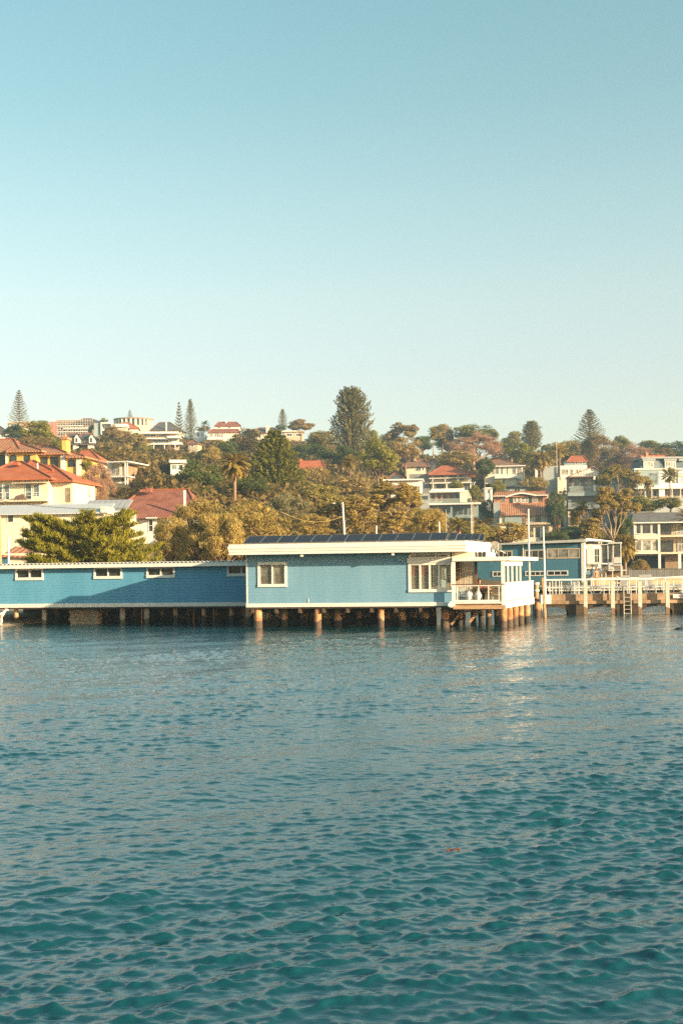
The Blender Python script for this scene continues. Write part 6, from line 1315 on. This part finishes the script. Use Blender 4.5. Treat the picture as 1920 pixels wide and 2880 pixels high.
rings = [[c+ux*math.cos(2*math.pi*k/n_)*r_*f*1.1+uy*math.sin(2*math.pi*k/n_)*r_*f+ax*(.12*f*f) for k in range(n_)] for f in (.05, .4, .7, 1)]
mb.add([v for r2 in rings for v in r2], [(i*n_+k, i*n_+(k+1) % n_, (i+1)*n_+(k+1) % n_, (i+1)*n_+k) for i in range(3) for k in range(n_)], True); mb.build('dish', M('dark grey dish', (.16, .15, .13)), o)
mb = MB(); mb.tube([c+ax*.02, c+ax*.38], .015, 6); mb.tube([c-uy*.3+ax*.1, c+ax*.38], .012, 6); mb.build('feed_arm', WHITE, o)
mb = MB()
for dx, dy in ((-.28, 0), (.05, .05), (.55, 0), (.1, .5)): mb.tube([c-ax*.03, (dx, dy, 0)], .022, 6)
mb.build('strut', WHITE, o)

# -------- veranda furniture
FG = 'cafe furniture on the veranda'
def at(px, t): 
    P = toW((S(px, t), t, zD)); return P
RATTAN = M('golden slatted timber', (.70, .42, .18), .7, .2, 3)
def chair(px, t, rot, label, mat):
    o = empty('cafe_chair', at(px, t), rot, label, 'chair', 'chairs on the veranda')
    mb = MB(); [mb.box(-.22, .22, -.22+k*.09, -.15+k*.09, .43, .46) for k in range(5)]; mb.build('seat', mat, o)
    mb = MB()
    for k in range(5): x = -.20+k*.09; mb.hexa([(x, .2, .5), (x+.05, .2, .5), (x+.05, .23, .5), (x, .23, .5), (x, .32, .95), (x+.05, .32, .95), (x+.05, .35, .95), (x, .35, .95)])
    mb.box(-.22, .22, .32, .36, .93, .98); mb.build('backrest', mat, o)
    for x, y in ((-.2, -.2), (.2, -.2), (-.2, .2), (.2, .2)): mb = MB(); mb.bar((x, y, .43), (x*1.1, y*1.25, 0), .04); mb.build('leg', WHITE if mat is RATTAN else mat, o)
chair(1393, .45, 70, 'golden slatted chair near the right corner of the veranda', RATTAN)
chair(1330, .4, -70, 'dark brown slatted chair at the middle of the veranda', TIMB2)
chair(1303, .6, 80, 'light rattan chair beside the striped screen', RATTAN)
chair(1366, 2.2, 10, 'dark chair behind the veranda table', TIMB2)
for px, t, lb in ((1352, 1.3, 'dark round topped cafe table at the middle of the veranda'), (1382, 1.9, 'cafe table near the right end of the veranda')):
    o = empty('cafe_table', at(px, t), 0, lb, 'table', 'tables on the veranda'); mb = MB(); mb.lathe([(.02, .71), (.42, .72), (.42, .75), (.02, .75)], n=18); mb.build('tabletop', TIMB2, o); mb = MB(); mb.lathe([(.26, 0), (.25, .03), (.03, .06), (.03, .7)], n=12); mb.build('pedestal', DARK, o)
for px, lb in ((1318, 'white tall vase shaped urn, left one behind the veranda rail'), (1343.5, 'white tall vase shaped urn, right one behind the veranda rail')):
    o = empty('garden_urn', at(px, .15), 0, lb, 'urn', 'white urns on the veranda'); mb = MB(); mb.lathe([(.16, 0), (.17, .04), (.10, .12), (.20, .3), (.22, .42), (.12, .6), (.07, .72), (.09, .8), (.07, .8)], n=16); mb.build('body', WHITE, o)
    mb = MB(); mb.lathe([(.2, -.0), (.2, .03)], n=14); mb.build('foot', WHITE, o)

# -------- people and dog: one skinned body each
def skin(name, pts, edges, rad, mat, parent, loc=(0, 0, 0), sub=2, root=0):
    me_ = bpy.data.meshes.new(name); me_.from_pydata(pts, edges, []); o = bpy.data.objects.new(name, me_); COL.objects.link(o); o.parent = parent
    m_ = o.modifiers.new('Skin', 'SKIN'); m_.use_smooth_shade = True
    sv_ = me_.skin_vertices[0].data
    for i, r_ in enumerate(rad): sv_[i].radius = (r_, r_)
    sv_[root].use_root = True
    s_ = o.modifiers.new('Sub', 'SUBSURF'); s_.levels = 1; s_.render_levels = sub; me_.materials.append(mat); return o
SKIN_M = M('sun warmed skin', (.52, .29, .19), .6, .06, 5); HAIR = M('dark brown hair', (.05, .03, .02), .7, .2, 8)
def person(loc, yaw, label, shirt, trousers, sit=False, hair=HAIR, group=None):
    o = empty('person', loc, yaw, label, 'person', group)
    hz_ = .47 if sit else .92
    pel = (0, 0, hz_); ch_ = (0, .02, hz_+.30); nk = (0, .01, hz_+.52); hd = (0, -.02, hz_+.64); tp_ = (0, -.01, hz_+.76)
    P = [pel, (0, .01, hz_+.16), ch_, (0, .01, hz_+.45), nk, hd, tp_]; Rr = [.13, .115, .14, .11, .052, .085, .065]; E = [(0, 1), (1, 2), (2, 3), (3, 4), (4, 5), (5, 6)]
    i = len(P); P.append((0, -.105, hz_+.645)); Rr.append(.018); E.append((5, i))       # nose
    hips = {}; shs = {}
    for s_ in (-1, 1):
        i = len(P); kn = (s_*.11, -.42, .47) if sit else (s_*.09, -.03-.06*s_, .49); an = (s_*.11, -.40, .09) if sit else (s_*.09, .02+.05*s_, .09)
        P += [(s_*.09, -.01, hz_-.02), kn, an, (an[0], an[1]-.14, .04)]; Rr += [.092, .058, .040, .036]; E += [(0, i), (i, i+1), (i+1, i+2), (i+2, i+3)]; hips[s_] = i
        i = len(P); hand = (s_*.17, -.40, hz_+.24) if sit else (s_*.22, -.10, hz_-.06); el_ = (s_*.25, -.10, hz_+.16) if sit else (s_*.25, .01, hz_+.18)
        P += [(s_*.17, .01, hz_+.43), el_, hand]; Rr += [.055, .042, .026]; E += [(3, i), (i, i+1), (i+1, i+2)]; shs[s_] = i
        hv = (Vector(hand)-Vector(el_)).normalized(); sd_ = Vector((1, 0, 0))
        pal = Vector(hand)+hv*.07; j = len(P); P.append(tuple(pal)); Rr.append(.026); E.append((i+2, j))
        for f_ in range(4):
            st = pal+Vector((0, (f_-1.5)*.02, 0) if not sit else ((f_-1.5)*.02, 0, 0)); k_ = len(P); e_1 = st+hv*(.045+.006*(f_ in (1, 2))); e_2 = e_1+(hv*.8+Vector((0, -.3, -.4))).normalized()*.03
            P += [tuple(e_1), tuple(e_2)]; Rr += [.009, .008]; E += [(j, k_), (k_, k_+1)]
        k_ = len(P); P += [tuple(Vector(hand)+hv*.03+Vector((-s_*.035, -.015, 0))), tuple(Vector(hand)+hv*.065+Vector((-s_*.045, -.02, 0)))]; Rr += [.010, .009]; E += [(i+2, k_), (k_, k_+1)]
    skin('body', P, E, Rr, SKIN_M, o)
    TP = [P[1], P[2], P[3]]; TR = [.135, .158, .125]; TE = [(0, 1), (1, 2)]
    for s_ in (-1, 1): i = len(TP); a_ = shs[s_]; TP += [P[a_], tuple(Vector(P[a_]).lerp(Vector(P[a_+1]), .7))]; TR += [.07, .062]; TE += [(2, i), (i, i+1)]
    skin('shirt', TP, TE, TR, shirt, o)
    TP = [P[0]]; TR = [.148]; TE = []
    for s_ in (-1, 1): i = len(TP); a_ = hips[s_]; TP += [P[a_], P[a_+1], tuple(Vector(P[a_+1]).lerp(Vector(P[a_+2]), .85))]; TR += [.108, .075, .06]; TE += [(0, i), (i, i+1), (i+1, i+2)]
    skin('trousers', TP, TE, TR, trousers, o)
    skin('hair', [(0, .03, hz_+.70), (0, .0, hz_+.765), (0, .06, hz_+.62)], [(0, 1), (0, 2)], [.085, .06, .05], hair, o)
    return o
MAROON = M('maroon cloth', (.22, .04, .03), .9, .1, 6); ORCLOTH = M('orange cloth', (.62, .22, .12), .9, .1, 6); NAVY = M('navy cloth', (.03, .04, .07), .9, .1, 6); WHC = M('white cloth', (.75, .72, .68), .9, .05, 6)
person(at(1347, 2.0), 10, 'seated person in a maroon top at the veranda table', MAROON, NAVY, True)
Pp = W(1676, 1650, 112); person((Pp.x, Pp.y, W(1676, 1648, 112).z-.1), 20, 'person in an orange top standing by the foot of the stairs', ORCLOTH, ORCLOTH)
Pp = W(1735, 1650, 114); person((Pp.x, Pp.y, W(1735, 1620, 114).z-1.72), -20, 'person with a white cap behind the jetty railing', NAVY, NAVY, hair=WHC)
e = Bld('quay_walkway', 'concrete walkway behind the jetty where people stand', 'walkway', 1700, 1655, 111, -3); a_, b_ = e.L(1540, 1650)[0], e.L(2000, 1650)[0]; zq_ = W(1676, 1648, 112).z-.1-e.O.z; mb = MB(); mb.box(a_, b_, 0, 13, zq_-.3, zq_); mb.build('deck', PALECONC, e.root)
# dog at the water's edge, far left
dl = W(4, 1762, 76.5); o = empty('dog', (dl.x, dl.y, .02), 0, 'white and tan dog standing at the water edge at far left', 'dog')
SC = 1.15
DP = [(-.62, 0, .50), (-.35, 0, .53), (0, 0, .52), (.10, 0, .62), (.20, 0, .76), (.27, 0, .84), (.40, 0, .80), (-.78, 0, .58), (-.92, 0, .72)]
DR = [.11, .12, .145, .10, .075, .075, .035, .03, .015]; DE = [(0, 1), (1, 2), (2, 3), (3, 4), (4, 5), (5, 6), (0, 7), (7, 8)]
for s_ in (-1, 1):
    i = len(DP); DP += [(.0, s_*.09, .42), (.03, s_*.09, .22), (.0, s_*.09, .04), (.05, s_*.09, .02)]; DR += [.06, .035, .026, .03]; DE += [(2, i), (i, i+1), (i+1, i+2), (i+2, i+3)]
    i = len(DP); DP += [(-.60, s_*.09, .40), (-.52, s_*.09, .28), (-.66, s_*.09, .17), (-.62, s_*.09, .02)]; DR += [.08, .045, .028, .03]; DE += [(0, i), (i, i+1), (i+1, i+2), (i+2, i+3)]
DOG = M('white and tan coat', (.62, .55, .46), .9, .1, 1.2); r_ = [n_ for n_ in DOG.node_tree.nodes if n_.type == 'VALTORGB'][0]
r_.color_ramp.elements[0].color = (.30, .12, .04, 1); r_.color_ramp.elements[1].color = (.78, .72, .64, 1); r_.color_ramp.elements[0].position = .42; r_.color_ramp.elements[1].position = .47
skin('body', [tuple(c*SC for c in p_) for p_ in DP], DE, [r_2*SC for r_2 in DR], DOG, o, root=1)
skin('ear', [(.24*SC, .07*SC, .90*SC), (.22*SC, .10*SC, .82*SC)], [(0, 1)], [.025, .03], M('tan fur', (.30, .12, .05)), o); skin('ear', [(.24*SC, -.07*SC, .90*SC), (.22*SC, -.10*SC, .82*SC)], [(0, 1)], [.025, .03], bpy.data.materials['tan fur'], o)
# floating things
kp = W(1272, 2397, 3.15*3600/(2397-1596)); o = empty('floating_seaweed', (kp.x, kp.y, .03), 8, 'small scrap of red seaweed floating on open water', 'seaweed'); mb = MB()
for k in range(9): mb.bar((-.08+k*.017, rng.uniform(-.02, .02), 0), (-.04+k*.017, rng.uniform(-.03, .03), rng.uniform(-.015, .015)), .014, .008)
mb.build('frond', M('red seaweed', (.12, .035, .02), .6, .2, 20), o)
kp = W(1916, 1771, 3.15*3600/(1771-1588)); o = empty('mooring_float', (kp.x, kp.y, 0), 0, 'dark flat mooring float at the right edge of the water', 'float'); mb = MB(); mb.lathe([(.02, -.1), (.30, -.06), (.38, .02), (.26, .10), (.06, .13), (.02, .13)], n=16); mb.build('hull', DARK, o); mb = MB(); mb.lathe([(.03, .1), (.03, .2), (.05, .21), (.01, .24)], n=8); mb.build('ring', DARK, o)

# -------- undergrowth filling the hillside between houses and trees (uncountable): one object
g = np.random.default_rng(99); rg2 = random.Random(4); Vs = []; cnt = 0
for it in range(8500):
    d = 122+(690-122)*rg2.random()**1.15; px = rg2.uniform(-330, 2230); P = W(px, 1600, d); gz = ground(P.x, d)
    if px > 1150 and d < 232: continue
    if px < 520 and d < 160: continue
    hh = rg2.uniform(1.6, 4.6) if d < 520 else rg2.uniform(1.5, 3.2); ww = rg2.uniform(1.8, 4.2)*(1+d/900)
    tp_ = proj((P.x, d, gz+hh))[1]; wp = ww/d*F; bad = False
    for (x0, x1, y0, y1, dh) in PROT:
        if x0-wp < px < x1+wp and ((dh > d-3 and tp_ < y1-4) or abs(dh-d) < 13): bad = True; break
    if bad: continue
    n_ = int(70+60*min(1, 250/d)); C, N = ball(g, n_, (P.x, P.y, gz+hh*.45), (ww, ww, hh*.62), .5); Vs.append(cards(g, C, N, .42+d/900, 1.5)); cnt += 1
print('bushes', cnt)
me_ = npmesh('undergrowth', np.concatenate(Vs), 4, [leafmat('mixed undergrowth', (.065, .052, .018), (.34, .235, .085))]); ug = bpy.data.objects.new('undergrowth', me_); COL.objects.link(ug); tag(ug, kind='stuff')

# -------- haze: one box of thin even air round everything
mb = MB(); mb.box(-950, 950, -70, 1250, -3.5, 135); hz = mb.build('haze', bpy.data.materials.new('haze air'), None); tag(hz, kind='stuff')
hm = hz.data.materials[0]; hm.use_nodes = True; hn = hm.node_tree.nodes; hn.remove(hn['Principled BSDF'])
pv = hn.new('ShaderNodeVolumePrincipled'); pv.inputs['Color'].default_value = (0.52, 0.80, 1.0, 1); pv.inputs['Density'].default_value = 0.00036; pv.inputs['Anisotropy'].default_value = 0.2
hm.node_tree.links.new(pv.outputs[0], hn['Material Output'].inputs['Volume'])
sc.cycles.volume_bounces = 0
